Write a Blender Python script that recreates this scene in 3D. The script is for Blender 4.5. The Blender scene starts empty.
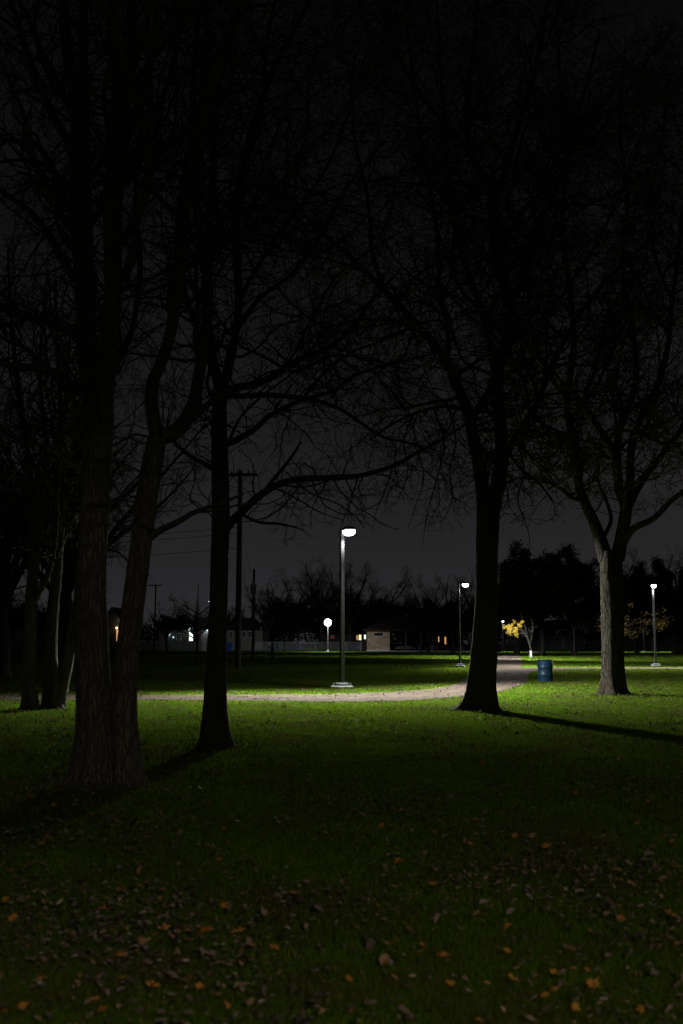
import bpy, math, random
import numpy as np
from mathutils import Vector
random.seed(7)
RNG = np.random.default_rng(11)
scene = bpy.context.scene
COL = scene.collection
R = math.radians
F = 996.0; HZ = 643.0; CAMH = 1.55
PITCH = math.atan((HZ - 512) / F)
SP, CP = math.sin(PITCH), math.cos(PITCH)

# ------------------------------------------------------------------ layout helpers
def ray(px, py):
    xc = (px - 341.5) / F; yc = (512 - py) / F
    return xc, CP - yc * SP, SP + yc * CP
def at(px, py, Y):
    x, y, z = ray(px, py); t = Y / y
    return np.array((x * t, Y, CAMH + z * t))
def ground(px, py):
    x, y, z = ray(px, py); t = -CAMH / z
    return np.array((x * t, y * t, 0.0))

# ------------------------------------------------------------------ object helpers
def link_mesh(name, verts, faces, mat, parent=None, smooth=False):
    """faces: list of numpy arrays (n,k) or python list of tuples"""
    me = bpy.data.meshes.new(name)
    verts = np.asarray(verts, dtype=np.float32).reshape(-1, 3)
    if isinstance(faces, list) and (not faces or not isinstance(faces[0], np.ndarray)):
        me.from_pydata([tuple(v) for v in verts], [], [tuple(f) for f in faces])
    else:
        me.vertices.add(len(verts)); me.vertices.foreach_set('co', verts.ravel())
        tot = sum(f.size for f in faces); nf = sum(len(f) for f in faces)
        me.loops.add(tot); me.polygons.add(nf)
        me.loops.foreach_set('vertex_index', np.concatenate([f.ravel() for f in faces]).astype(np.int32))
        sizes = np.concatenate([np.full(len(f), f.shape[1]) for f in faces])
        starts = np.concatenate([[0], np.cumsum(sizes)[:-1]]).astype(np.int32)
        me.polygons.foreach_set('loop_start', starts)
        me.update(calc_edges=True)
    if smooth:
        me.polygons.foreach_set('use_smooth', np.ones(len(me.polygons), dtype=bool))
    me.materials.append(mat)
    o = bpy.data.objects.new(name, me); COL.objects.link(o)
    if parent is not None: o.parent = parent
    return o
def tag(o, label=None, cat=None, group=None, kind=None):
    if label: o['label'] = label
    if cat: o['category'] = cat
    if group: o['group'] = group
    if kind: o['kind'] = kind
    return o
def empty(name, loc, label, cat, group=None, rz=0.0, scale=1.0):
    o = bpy.data.objects.new(name, None); COL.objects.link(o)
    o.empty_display_size = 0.2
    o.location = [float(v) for v in loc]; o.rotation_euler = (0, 0, rz); o.scale = (scale,) * 3 if np.isscalar(scale) else scale
    return tag(o, label, cat, group)
KIDS = {}
def copy_tree(o, parent=None):
    c = o.copy(); COL.objects.link(c)
    if parent is not None: c.parent = parent
    for ch in list(o.children): copy_tree(ch, c)
    return c

class MB:
    """collects simple shapes into one mesh"""
    def __init__(s): s.v = []; s.f = []
    def add(s, vs, fs):
        n = len(s.v); s.v += [tuple(map(float, v)) for v in vs]; s.f += [tuple(i + n for i in f) for f in fs]
        return s
    def box(s, x0, x1, y0, y1, z0, z1):
        return s.add([(x0,y0,z0),(x1,y0,z0),(x1,y1,z0),(x0,y1,z0),(x0,y0,z1),(x1,y0,z1),(x1,y1,z1),(x0,y1,z1)],
                     [(0,3,2,1),(4,5,6,7),(0,1,5,4),(1,2,6,5),(2,3,7,6),(3,0,4,7)])
    def bevbox(s, x0, x1, y0, y1, z0, z1, b):
        prof = [(x0+b,y0),(x1-b,y0),(x1,y0+b),(x1,y1-b),(x1-b,y1),(x0+b,y1),(x0,y1-b),(x0,y0+b)]
        cx, cy = (x0+x1)/2, (y0+y1)/2
        def ring(z, k): return [(cx+(x-cx)*k, cy+(y-cy)*k, z) for x, y in prof]
        kk = 1 - 2*b/max(x1-x0, 1e-6)
        rs = [ring(z0, kk), ring(z0+b, 1), ring(z1-b, 1), ring(z1, kk)]
        fs = [tuple(range(7,-1,-1)), tuple(24+i for i in range(8))]
        for k in range(3):
            for i in range(8): fs.append((k*8+i, k*8+(i+1)%8, k*8+8+(i+1)%8, k*8+8+i))
        return s.add([p for r in rs for p in r], fs)
    def lathe(s, prof, n=20, cx=0, cy=0, caps=True):
        vs = []; fs = []
        for r, z in prof:
            for i in range(n):
                a = 2*math.pi*i/n; vs.append((cx+r*math.cos(a), cy+r*math.sin(a), z))
        for k in range(len(prof)-1):
            for i in range(n): fs.append((k*n+i, k*n+(i+1)%n, k*n+n+(i+1)%n, k*n+n+i))
        if caps:
            fs.append(tuple(range(n-1,-1,-1))); fs.append(tuple((len(prof)-1)*n+i for i in range(n)))
        return s.add(vs, fs)
    def rod(s, a, b, r, n=8, r2=None):
        a = Vector([float(q) for q in a]); b = Vector([float(q) for q in b]); d = (b-a).normalized(); r2 = r if r2 is None else r2
        u = d.cross(Vector((0,0,1)) if abs(d.z) < .9 else Vector((1,0,0))).normalized(); w = d.cross(u)
        vs = []
        for p, q in ((a, r), (b, r2)):
            for i in range(n):
                t = 2*math.pi*i/n; vs.append(p + (u*math.cos(t)+w*math.sin(t))*q)
        fs = [(i, (i+1)%n, n+(i+1)%n, n+i) for i in range(n)] + [tuple(range(n-1,-1,-1)), tuple(range(n, 2*n))]
        return s.add(vs, fs)
    def build(s, name, mat, parent=None, smooth=False):
        return link_mesh(name, s.v, s.f, mat, parent, smooth)

# ------------------------------------------------------------------ materials
def new_mat(name):
    m = bpy.data.materials.new(name); m.use_nodes = True
    nt = m.node_tree; b = nt.nodes['Principled BSDF']
    return m, nt, b
def noise_mat(name, c1, c2, scale=5, rough=.8, bump=.0, detail=6, bscale=None, stretch=None, spec=.3, metal=0, bdist=.02):
    m, nt, b = new_mat(name); L = nt.links.new
    tc = nt.nodes.new('ShaderNodeTexCoord'); mp = nt.nodes.new('ShaderNodeMapping')
    if stretch: mp.inputs['Scale'].default_value = stretch
    L(tc.outputs['Object'], mp.inputs['Vector'])
    n = nt.nodes.new('ShaderNodeTexNoise'); n.inputs['Scale'].default_value = scale; n.inputs['Detail'].default_value = detail
    L(mp.outputs[0], n.inputs['Vector'])
    r = nt.nodes.new('ShaderNodeValToRGB'); r.color_ramp.elements[0].position = .32; r.color_ramp.elements[1].position = .68
    r.color_ramp.elements[0].color = (*c1, 1); r.color_ramp.elements[1].color = (*c2, 1)
    L(n.outputs['Fac'], r.inputs['Fac']); L(r.outputs['Color'], b.inputs['Base Color'])
    b.inputs['Roughness'].default_value = rough; b.inputs['Specular IOR Level'].default_value = spec; b.inputs['Metallic'].default_value = metal
    if bump:
        n2 = nt.nodes.new('ShaderNodeTexNoise'); n2.inputs['Scale'].default_value = bscale or scale*3; n2.inputs['Detail'].default_value = 8
        L(mp.outputs[0], n2.inputs['Vector'])
        bp = nt.nodes.new('ShaderNodeBump'); bp.inputs['Strength'].default_value = bump; bp.inputs['Distance'].default_value = bdist
        L(n2.outputs['Fac'], bp.inputs['Height']); L(bp.outputs[0], b.inputs['Normal'])
    return m
def emit_mat(name, col, st):
    m, nt, b = new_mat(name)
    b.inputs['Base Color'].default_value = (*[min(1, c*.6) for c in col], 1)
    b.inputs['Emission Color'].default_value = (*col, 1); b.inputs['Emission Strength'].default_value = st
    n = nt.nodes.new('ShaderNodeTexNoise'); n.inputs['Scale'].default_value = 1.5
    mr = nt.nodes.new('ShaderNodeMapRange'); mr.inputs['To Min'].default_value = st*.6; mr.inputs['To Max'].default_value = st*1.3
    nt.links.new(n.outputs['Fac'], mr.inputs['Value']); nt.links.new(mr.outputs[0], b.inputs['Emission Strength'])
    return m
def island_mat(name, stops, rough=.7, trans=0.0, patch=None):
    m, nt, b = new_mat(name); L = nt.links.new
    g = nt.nodes.new('ShaderNodeNewGeometry'); r = nt.nodes.new('ShaderNodeValToRGB')
    el = r.color_ramp.elements
    el[0].position = stops[0][0]; el[0].color = (*stops[0][1], 1); el[1].position = stops[-1][0]; el[1].color = (*stops[-1][1], 1)
    for p, c in stops[1:-1]:
        e = el.new(p); e.color = (*c, 1)
    src = g.outputs['Random Per Island']
    if patch:
        tc = nt.nodes.new('ShaderNodeTexCoord'); n = nt.nodes.new('ShaderNodeTexNoise'); n.inputs['Scale'].default_value = patch; n.inputs['Detail'].default_value = 7; n.inputs['Roughness'].default_value = .7
        L(tc.outputs['Object'], n.inputs['Vector'])
        ma = nt.nodes.new('ShaderNodeMath'); ma.operation = 'MULTIPLY'; ma.inputs[1].default_value = .45; L(src, ma.inputs[0])
        mb = nt.nodes.new('ShaderNodeMapRange'); mb.inputs['From Min'].default_value = .38; mb.inputs['From Max'].default_value = .62; mb.inputs['To Max'].default_value = .55
        L(n.outputs['Fac'], mb.inputs['Value'])
        mc = nt.nodes.new('ShaderNodeMath'); mc.operation = 'ADD'; L(ma.outputs[0], mc.inputs[0]); L(mb.outputs[0], mc.inputs[1]); src = mc.outputs[0]
    L(src, r.inputs['Fac']); L(r.outputs['Color'], b.inputs['Base Color'])
    b.inputs['Roughness'].default_value = rough; b.inputs['Specular IOR Level'].default_value = .12
    if trans:
        t = nt.nodes.new('ShaderNodeBsdfTranslucent'); mx = nt.nodes.new('ShaderNodeMixShader'); mx.inputs[0].default_value = trans
        L(r.outputs['Color'], t.inputs['Color']); L(b.outputs[0], mx.inputs[1]); L(t.outputs[0], mx.inputs[2]); L(mx.outputs[0], nt.nodes['Material Output'].inputs['Surface'])
    return m
def bark_mat(name, c1, c2, freq=23, bd=.032):
    m, nt, b = new_mat(name); L = nt.links.new
    tc = nt.nodes.new('ShaderNodeTexCoord'); mp = nt.nodes.new('ShaderNodeMapping'); mp.inputs['Scale'].default_value = (1, 1, .16)
    L(tc.outputs['Object'], mp.inputs['Vector'])
    v = nt.nodes.new('ShaderNodeTexVoronoi'); v.feature = 'DISTANCE_TO_EDGE'; v.inputs['Scale'].default_value = freq
    nw = nt.nodes.new('ShaderNodeTexNoise'); nw.inputs['Scale'].default_value = 6; nw.inputs['Detail'].default_value = 5
    L(mp.outputs[0], nw.inputs['Vector'])
    add = nt.nodes.new('ShaderNodeMixRGB'); add.blend_type = 'ADD'; add.inputs['Fac'].default_value = .25
    L(mp.outputs[0], add.inputs['Color1']); L(nw.outputs['Color'], add.inputs['Color2']); L(add.outputs[0], v.inputs['Vector'])
    fine = nt.nodes.new('ShaderNodeTexNoise'); fine.inputs['Scale'].default_value = 60; fine.inputs['Detail'].default_value = 6; L(mp.outputs[0], fine.inputs['Vector'])
    mr = nt.nodes.new('ShaderNodeMapRange'); mr.inputs['From Max'].default_value = .22; L(v.outputs['Distance'], mr.inputs['Value'])
    mul = nt.nodes.new('ShaderNodeMath'); mul.operation = 'MULTIPLY_ADD'; mul.inputs[1].default_value = .35; L(fine.outputs['Fac'], mul.inputs[0]); L(mr.outputs[0], mul.inputs[2])
    r = nt.nodes.new('ShaderNodeValToRGB'); r.color_ramp.elements[0].color = (*c1, 1); r.color_ramp.elements[1].color = (*c2, 1)
    L(mul.outputs[0], r.inputs['Fac']); L(r.outputs['Color'], b.inputs['Base Color'])
    bp = nt.nodes.new('ShaderNodeBump'); bp.inputs['Strength'].default_value = .8; bp.inputs['Distance'].default_value = bd
    L(mul.outputs[0], bp.inputs['Height']); L(bp.outputs[0], b.inputs['Normal'])
    b.inputs['Roughness'].default_value = .92; b.inputs['Specular IOR Level'].default_value = .15
    return m
M = {}
M['bark'] = bark_mat('bark', (.085,.072,.05), (.21,.185,.135))
M['bark_rough'] = bark_mat('bark_rough', (.018,.0145,.009), (.070,.057,.036), 15, .06)
M['bark_dark'] = bark_mat('bark_dark', (.04,.034,.025), (.12,.105,.08), 34)
M['twig'] = noise_mat('twig', (.05,.042,.032), (.10,.088,.07), 8, .9)
M['far_bark'] = noise_mat('far_bark', (.035,.03,.025), (.07,.06,.05), 4, .9)
M['metal_dark'] = noise_mat('metal_dark', (.022,.021,.020), (.04,.038,.037), 20, .5, .1, spec=.5)
M['metal_grey'] = noise_mat('metal_grey', (.28,.28,.28), (.42,.42,.42), 20, .45, .1, spec=.5)
M['galv'] = noise_mat('galvanised', (.30,.31,.32), (.45,.46,.47), 12, .5, .1, spec=.5)
M['concrete'] = noise_mat('concrete', (.30,.29,.27), (.45,.44,.41), 9, .9, .4)
M['wood_pole'] = noise_mat('pole_wood', (.06,.045,.03), (.12,.09,.065), 10, .9, .4, stretch=(1,1,.1))
M['brick'] = None
M['drum'] = noise_mat('drum_blue', (.005,.028,.055), (.009,.045,.09), 6, .45, .15, spec=.5)
M['drum_white'] = noise_mat('drum_band', (.03,.045,.09), (.06,.08,.13), 9, .6, .1)
M['roof'] = noise_mat('shingle', (.035,.03,.028), (.07,.06,.055), 7, .9, .4)
M['roof_dark'] = noise_mat('shingle_dark', (.022,.014,.012), (.04,.024,.02), 7, .95, .4, spec=.1)
M['roof_red'] = noise_mat('shingle_red', (.08,.03,.025), (.13,.05,.04), 7, .9, .4)
M['siding'] = noise_mat('siding_pale', (.22,.21,.17), (.30,.28,.23), 3, .7, .1)
M['siding_blue_lit'] = noise_mat('siding_blue_lit', (.10,.16,.26), (.14,.22,.34), 3, .7, .1)  # blue glow on the wall is put into the siding colour
M['siding_grey'] = noise_mat('siding_grey', (.20,.20,.20), (.30,.30,.29), 3, .7, .1)
M['siding_dark'] = noise_mat('siding_dark', (.08,.07,.06), (.13,.115,.10), 3, .8, .1)
M['trim'] = noise_mat('trim_white', (.6,.6,.58), (.75,.75,.72), 5, .6)
M['glass'] = noise_mat('glass_dark', (.01,.012,.015), (.02,.022,.025), 3, .08, spec=.6)
M['lens'] = emit_mat('led_lens', (.88,.94,1.0), 14)
M['flood'] = emit_mat('flood_lens_glare', (.85,.93,1.0), 12)
M['win_warm'] = emit_mat('window_warm', (1.0,.50,.20), .75)
M['win_amber'] = emit_mat('window_amber', (1.0,.72,.35), 2.2)
M['win_white'] = emit_mat('window_white', (.85,1.0,.92), 2.0)
M['bulb_white'] = emit_mat('bulb_white', (.85,1.0,.95), 4)
M['bulb_cool'] = emit_mat('bulb_cool', (.6,.85,1.0), 1.5)
M['bulb_warm'] = emit_mat('bulb_warm', (1.0,.7,.3), 5)
M['red_light'] = emit_mat('red_light', (1.0,.12,.08), .07)
M['blue_plastic'] = noise_mat('blue_plastic', (.01,.06,.40), (.02,.09,.5), 5, .5)
M['car_paint'] = noise_mat('car_paint', (.03,.03,.035), (.05,.05,.055), 3, .25, spec=.6)
M['rubber'] = noise_mat('rubber', (.015,.015,.015), (.03,.03,.03), 8, .9)
M['litter'] = island_mat('litter', [(0,(.05,.035,.025)),(.35,(.11,.08,.06)),(.62,(.18,.12,.09)),(.8,(.26,.20,.18)),(.94,(.32,.15,.04)),(1,(.36,.30,.27))], .75)
M['maple'] = island_mat('maple', [(0,(.40,.13,.02)),(.5,(.52,.21,.03)),(1,(.50,.27,.07))], .6)
M['yellow_leaf'] = island_mat('yellow_leaf', [(0,(.40,.22,.02)),(.5,(.55,.36,.04)),(1,(.5,.42,.10))], .6)
M['mixed_leaf'] = island_mat('mixed_leaf', [(0,(.10,.055,.03)),(.55,(.16,.09,.04)),(.8,(.30,.17,.04)),(1,(.42,.36,.08))], .7)
M['brown_leaf'] = island_mat('brown_leaf', [(0,(.03,.022,.015)),(.6,(.06,.04,.025)),(1,(.12,.06,.03))], .8)
M['grass_blade'] = island_mat('grass_blade', [(0,(.16,.115,.045)),(.33,(.135,.14,.024)),(.55,(.10,.20,.007)),(.8,(.16,.23,.008)),(1,(.28,.22,.08))], .75, trans=.5, patch=.9)

def brick_mat():
    m, nt, b = new_mat('brick'); L = nt.links.new
    tc = nt.nodes.new('ShaderNodeTexCoord'); mp = nt.nodes.new('ShaderNodeMapping'); mp.inputs['Rotation'].default_value = (R(90), 0, 0)
    L(tc.outputs['Object'], mp.inputs['Vector'])
    t = nt.nodes.new('ShaderNodeTexBrick'); t.inputs['Scale'].default_value = .75
    t.inputs['Color1'].default_value = (.42,.25,.15,1); t.inputs['Color2'].default_value = (.20,.125,.08,1); t.inputs['Mortar'].default_value = (.26,.22,.17,1)
    t.inputs['Mortar Size'].default_value = .03
    L(mp.outputs[0], t.inputs['Vector']); L(t.outputs['Color'], b.inputs['Base Color'])
    b.inputs['Roughness'].default_value = .9
    return m
M['brick'] = brick_mat()

def ground_mat():
    m, nt, b = new_mat('grass_ground'); L = nt.links.new
    tc = nt.nodes.new('ShaderNodeTexCoord')
    n1 = nt.nodes.new('ShaderNodeTexNoise'); n1.inputs['Scale'].default_value = .5; n1.inputs['Detail'].default_value = 9; n1.inputs['Roughness'].default_value = .65
    n2 = nt.nodes.new('ShaderNodeTexNoise'); n2.inputs['Scale'].default_value = 11; n2.inputs['Detail'].default_value = 8; n2.inputs['Roughness'].default_value = .75
    L(tc.outputs['Object'], n1.inputs['Vector']); L(tc.outputs['Object'], n2.inputs['Vector'])
    mx = nt.nodes.new('ShaderNodeMath'); mx.operation = 'MULTIPLY_ADD'; mx.inputs[1].default_value = .6
    sc = nt.nodes.new('ShaderNodeMath'); sc.operation = 'MULTIPLY'; sc.inputs[1].default_value = .4
    L(n1.outputs['Fac'], mx.inputs[0]); L(n2.outputs['Fac'], sc.inputs[0]); L(sc.outputs[0], mx.inputs[2])
    r = nt.nodes.new('ShaderNodeValToRGB'); el = r.color_ramp.elements
    el[0].position = .40; el[0].color = (.10,.075,.03,1); el[1].position = .62; el[1].color = (.115,.23,.006,1)
    e = el.new(.5); e.color = (.085,.17,.009,1)
    L(mx.outputs[0], r.inputs['Fac']); L(r.outputs['Color'], b.inputs['Base Color'])
    bp = nt.nodes.new('ShaderNodeBump'); bp.inputs['Strength'].default_value = .8; bp.inputs['Distance'].default_value = .05
    L(n2.outputs['Fac'], bp.inputs['Height']); L(bp.outputs[0], b.inputs['Normal'])
    b.inputs['Roughness'].default_value = .95; b.inputs['Specular IOR Level'].default_value = 0
    return m
M['ground'] = ground_mat()
M['path'] = noise_mat('path_asphalt', (.080,.060,.043), (.162,.123,.089), 1.6, .95, .5, bscale=40, detail=10, spec=.02)

# ------------------------------------------------------------------ world: cloudy night sky glowing with town light
w = bpy.data.worlds.new('World'); scene.world = w; w.use_nodes = True
nt = w.node_tree; L = nt.links.new; bg = nt.nodes['Background']
tc = nt.nodes.new('ShaderNodeTexCoord'); sx = nt.nodes.new('ShaderNodeSeparateXYZ'); L(tc.outputs['Generated'], sx.inputs[0])
r = nt.nodes.new('ShaderNodeValToRGB'); el = r.color_ramp.elements
el[0].position = 0; el[0].color = (.031,.0285,.032,1); el[1].position = 1; el[1].color = (.0015,.0015,.0015,1)
for p, c in ((.08,(.021,.0195,.0212,1)), (.24,(.0108,.0104,.0108,1)), (.40,(.0046,.0045,.0046,1)), (.56,(.0026,.0026,.0026,1))):
    e = el.new(p); e.color = c
n = nt.nodes.new('ShaderNodeTexNoise'); n.inputs['Scale'].default_value = 2.2; n.inputs['Detail'].default_value = 4; L(tc.outputs['Generated'], n.inputs['Vector'])
mr = nt.nodes.new('ShaderNodeMapRange'); mr.inputs['To Min'].default_value = .6; mr.inputs['To Max'].default_value = 1.4; L(n.outputs['Fac'], mr.inputs['Value'])
L(sx.outputs['Z'], r.inputs['Fac']); L(r.outputs['Color'], bg.inputs['Color']); L(mr.outputs[0], bg.inputs['Strength'])

# ------------------------------------------------------------------ camera
cam = bpy.data.cameras.new('camera'); co = bpy.data.objects.new('camera', cam); COL.objects.link(co)
co.location = (0, 0, CAMH); co.rotation_euler = (R(90) + PITCH, 0, 0)
cam.sensor_fit = 'VERTICAL'; cam.sensor_height = 36; cam.lens = F/1024*36
cam.clip_start = .1; cam.clip_end = 3000
cam.dof.use_dof = True; cam.dof.focus_distance = 32; cam.dof.aperture_fstop = 2.2
scene.camera = co

# ------------------------------------------------------------------ ground and paths
def grid_sheet():
    xs = np.concatenate([np.linspace(-900,-60,12), np.linspace(-50,60,80), np.linspace(75,900,12)])
    ys = np.concatenate([np.linspace(-300,-20,8), np.linspace(-15,60,90), np.linspace(66,300,40), np.linspace(340,1500,10)])
    X, Y = np.meshgrid(xs, ys)
    Z = .02*np.sin(X*.9+Y*.31)*np.cos(Y*.7-X*.2)*((Y>-10)&(Y<70))
    Z = Z - .012
    V = np.stack([X, Y, np.minimum(Z*0.5, 0)], -1).reshape(-1, 3)
    nx = len(xs); i = np.arange(len(ys)-1)[:,None]*nx + np.arange(nx-1)[None,:]; i = i.ravel()
    return V, [np.stack([i, i+1, i+nx+1, i+nx], 1)]
V_, F_ = grid_sheet()
tag(link_mesh('ground', V_, F_, M['ground']), kind='structure')
NEAR = [(-60,27.2),(-30,27.6),(-15,27.7),(-5.3,27.8),(-1.8,27.2),(0,26.9),(1.6,27.3),(2.9,28.7),(3.95,30.5),(4.95,32.2),(6.0,35.3),(7.5,41),(8.7,47),(9.7,53),(12.5,59.6)]
FAR  = [(-60,30.0),(-30,30.3),(-15,30.4),(-5.3,30.4),(-1.8,30.6),(-.3,30.9),(1.9,32.6),(3.45,35.2),(4.4,38.6),(5.4,43.5),(6.3,49),(7.2,54),(8.2,59),(9.3,66),(10.6,74),(12.0,82)]
def strip(name, A, B, z=.004):
    assert len(A) == len(B)
    n = len(A); V = [(x, y, z) for x, y in A] + [(x, y, z) for x, y in B]
    return tag(link_mesh(name, V, [(i, i+1, n+i+1, n+i) for i in range(n-1)], M['path']), kind='structure')
POLY = NEAR + [(14.9,82)] + FAR[::-1]
def smooth2(P, k=6):
    P = np.array(P, float); out = []
    for i in range(len(P)-1):
        p0 = P[max(i-1,0)]; p1 = P[i]; p2 = P[i+1]; p3 = P[min(i+2,len(P)-1)]
        for t in np.linspace(0, 1, k, endpoint=False):
            out.append(.5*((2*p1)+(-p0+p2)*t+(2*p0-5*p1+4*p2-p3)*t*t+(-p0+3*p1-3*p2+p3)*t**3))
    out.append(P[-1]); return np.array(out)
def ragged(P, a=.06):
    P = P.copy(); n = RNG.normal(0, a, P.shape); n[:, 0] *= .5; P += n; return P
strip('path', ragged(smooth2(NEAR[:-1]+[(10.6,60),(14.9,82)])), ragged(smooth2(FAR)))
strip('path', [(14.9,82),(17.8,100),(23.8,134),(40,190)], [(12.0,82),(14.9,100),(21.2,134),(37,190)], .006)
strip('path', [(10.2,60.0),(20,60.9),(45,61.5),(120,62)], [(9.0,63.2),(20,64.1),(45,64.7),(120,65.2)], .008)
strip('path', [(-120,183.5),(-40,184),(30,184.2),(130,184)], [(-120,186),(-40,186.5),(30,186.7),(130,186.5)], .008)
strip('road', [(-300,214),(300,214)], [(-300,222),(300,222)], .004)

strip('path', [(8.6,47),(9.9,53),(11.4,57.5),(16,60.2)], [(8.2,49),(9.0,55),(9.6,60),(10.4,62)], .012)
def in_poly(x, y, poly):
    ins = np.zeros(len(x), bool); n = len(poly); j = n-1
    for i in range(n):
        xi, yi = poly[i]; xj, yj = poly[j]
        c = ((yi > y) != (yj > y)) & (x < (xj-xi)*(y-yi)/((yj-yi) if yj != yi else 1e-9)+xi)
        ins ^= c; j = i
    return ins

# ------------------------------------------------------------------ lamps
def photometry(light, power, fwd=1.0, far=.3, wlow=.5, tint=(.90,.97,1.0)):
    """road-lantern distribution: full cut-off, thrown forward (local +Y), little to the rear"""
    light.use_nodes = True; nt = light.node_tree; L = nt.links.new; N = nt.nodes.new
    em = nt.nodes['Emission']
    tc = N('ShaderNodeTexCoord'); s = N('ShaderNodeSeparateXYZ'); L(tc.outputs['Normal'], s.inputs[0])
    def mth(op, a, b=None, c=None):
        n = N('ShaderNodeMath'); n.operation = op
        for i, q in enumerate((a, b, c)):
            if q is None: continue
            if isinstance(q, (int, float)): n.inputs[i].default_value = q
            else: L(q, n.inputs[i])
        return n.outputs[0]
    def mrange(v, a, b, c, d):
        n = N('ShaderNodeMapRange'); n.interpolation_type = 'SMOOTHSTEP'; L(v, n.inputs['Value'])
        for k, q in zip(('From Min','From Max','To Min','To Max'), (a, b, c, d)): n.inputs[k].default_value = q
        return n.outputs[0]
    down = mth('MULTIPLY', s.outputs['Z'], -1.0)
    cut = mrange(down, .02, .13, 0, 1)
    wide = mth('MULTIPLY', mrange(down, .18, .62, wlow, 1.0), mrange(down, .70, .98, 1.0, .28))
    fw = mrange(s.outputs['Y'], -.38, .26, .02*fwd, 1.0)
    low = mrange(down, .21, .38, 1.0-far, 0.0); side = mrange(s.outputs['X'], -.48, -.12, 0.0, 1.0)
    far_ = mth('SUBTRACT', 1.0, mth('MULTIPLY', low, side))
    tot = mth('MULTIPLY', mth('MULTIPLY', mth('MULTIPLY', cut, far_), wide), mth('MULTIPLY', fw, power))
    L(tot, em.inputs['Strength'])
    em.inputs['Color'].default_value = (*tint, 1)

LAMPH = 5.48
def make_lamp(loc, rz, label, energy, col=(.92,.97,1.0), arm=.42, fwd=1.0, far=.3, wlow=.5):
    root = empty('street_lamp', loc, label, 'street lamp', 'lamp posts along the park paths', rz)
    MB().bevbox(-.30,.30,-.30,.30,-.1,.10,.03).build('foundation', M['concrete'], root)
    b = MB(); b.bevbox(-.17,.17,-.17,.17,.101,.20,.02)
    for sx_ in (-1,1):
        for sy_ in (-1,1): b.lathe([(.028,.10),(.028,.16),(.015,.19)], 8, sx_*.21, sy_*.21)
    b.build('base_cover', M['metal_grey'], root)
    MB().bevbox(-.068,.068,-.068,.068,.20,LAMPH+.04,.014).build('pole', M['metal_dark'], root)
    MB().box(-.03,.03,.068,arm-.22+.03,LAMPH-.06,LAMPH+.0).build('arm', M['metal_dark'], root)
    h = MB(); h.bevbox(-.17,.17,arm-.22,arm+.25,LAMPH-.06,LAMPH+.04,.03)
    for k in range(5): h.box(-.11+k*.05,-.10+k*.05,arm-.15,arm+.18,LAMPH+.038,LAMPH+.065)
    head = h.build('lamp_head', M['metal_dark'], root)
    l = MB()
    P = []
    for (k, z) in ((1, LAMPH-.062), (.97, LAMPH-.16), (.6, LAMPH-.24)):  # lens drop deepened so its glowing shape stands in for glare
        P += [(-.14*k, arm+.02-.19*k, z), (.14*k, arm+.02-.19*k, z), (.14*k, arm+.02+.19*k, z), (-.14*k, arm+.02+.19*k, z)]
    fs = [(8,9,10,11),(3,2,1,0)]
    for q in (0, 4):
        for i in range(4): fs.append((q+i, q+(i+1)%4, q+4+(i+1)%4, q+4+i))
    l.add(P, fs); l.build('lens', M['lens'], head)
    ld = bpy.data.lights.new('lamp_light', 'POINT'); ld.energy = 1.0; ld.shadow_soft_size = .06
    photometry(ld, energy, fwd, far, wlow, col)
    lo = bpy.data.objects.new('lamp_light', ld); COL.objects.link(lo); lo.parent = head; lo.location = (0, arm+.02, LAMPH-.32)
    return root
def gp(px, py): 
    g = ground(px, py); return (g[0], g[1], 0)
FW = lambda dx, dy: math.atan2(-dx, dy)      # rotation that turns local +Y to (dx, dy)
KE = 1.0
g1 = ground(342, 688.6)
E1 = 13000
make_lamp((g1[0], g1[1], 0), FW(.55,-.84), 'tall near lamp post shining white beside the path, the biggest lamp in the picture', E1, far=.25)
g2 = ground(460, 666.8)
make_lamp((g2[0], g2[1], 0), FW(.97,-.25), 'lamp post on the grass just left of the thick dark tree trunk', 8000, far=.6)
g3 = ground(656, 666.3)
make_lamp((g3[0], g3[1], 0), FW(-.15,-.98), 'lamp post at the right edge behind the pale barked tree', 8500, far=.6)
make_lamp((18.4,121,0), FW(-.5,-.85), 'distant lamp half hidden by the thick trunk, above the yellow leaved branch', 7000)
make_lamp((14.1,96,0), FW(.75,.65), 'unseen lamp post added behind the thick black trunk to light the yellow leaves', 15000, far=1.0, wlow=1.0)  # unseen lamp, added to brighten the yellow leaf clump
make_lamp((28.6,178,0), FW(.0,-1), 'faint far lamp post left of the yellow leaved branch', 5000)
make_lamp((53.6,178,0), FW(-.1,-1), 'small far lamp post seen between the pale barked tree and right edge lamp', 7000)
# park lamp on the path behind the photographer: it lights the foreground leaves
make_lamp((3.2,-7.0,0), FW(-.2,.98), 'lamp post on the lawn behind the viewer, lighting the fallen leaves', 2350, far=1.0, wlow=.13, col=(1.0,.93,.80))

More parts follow.
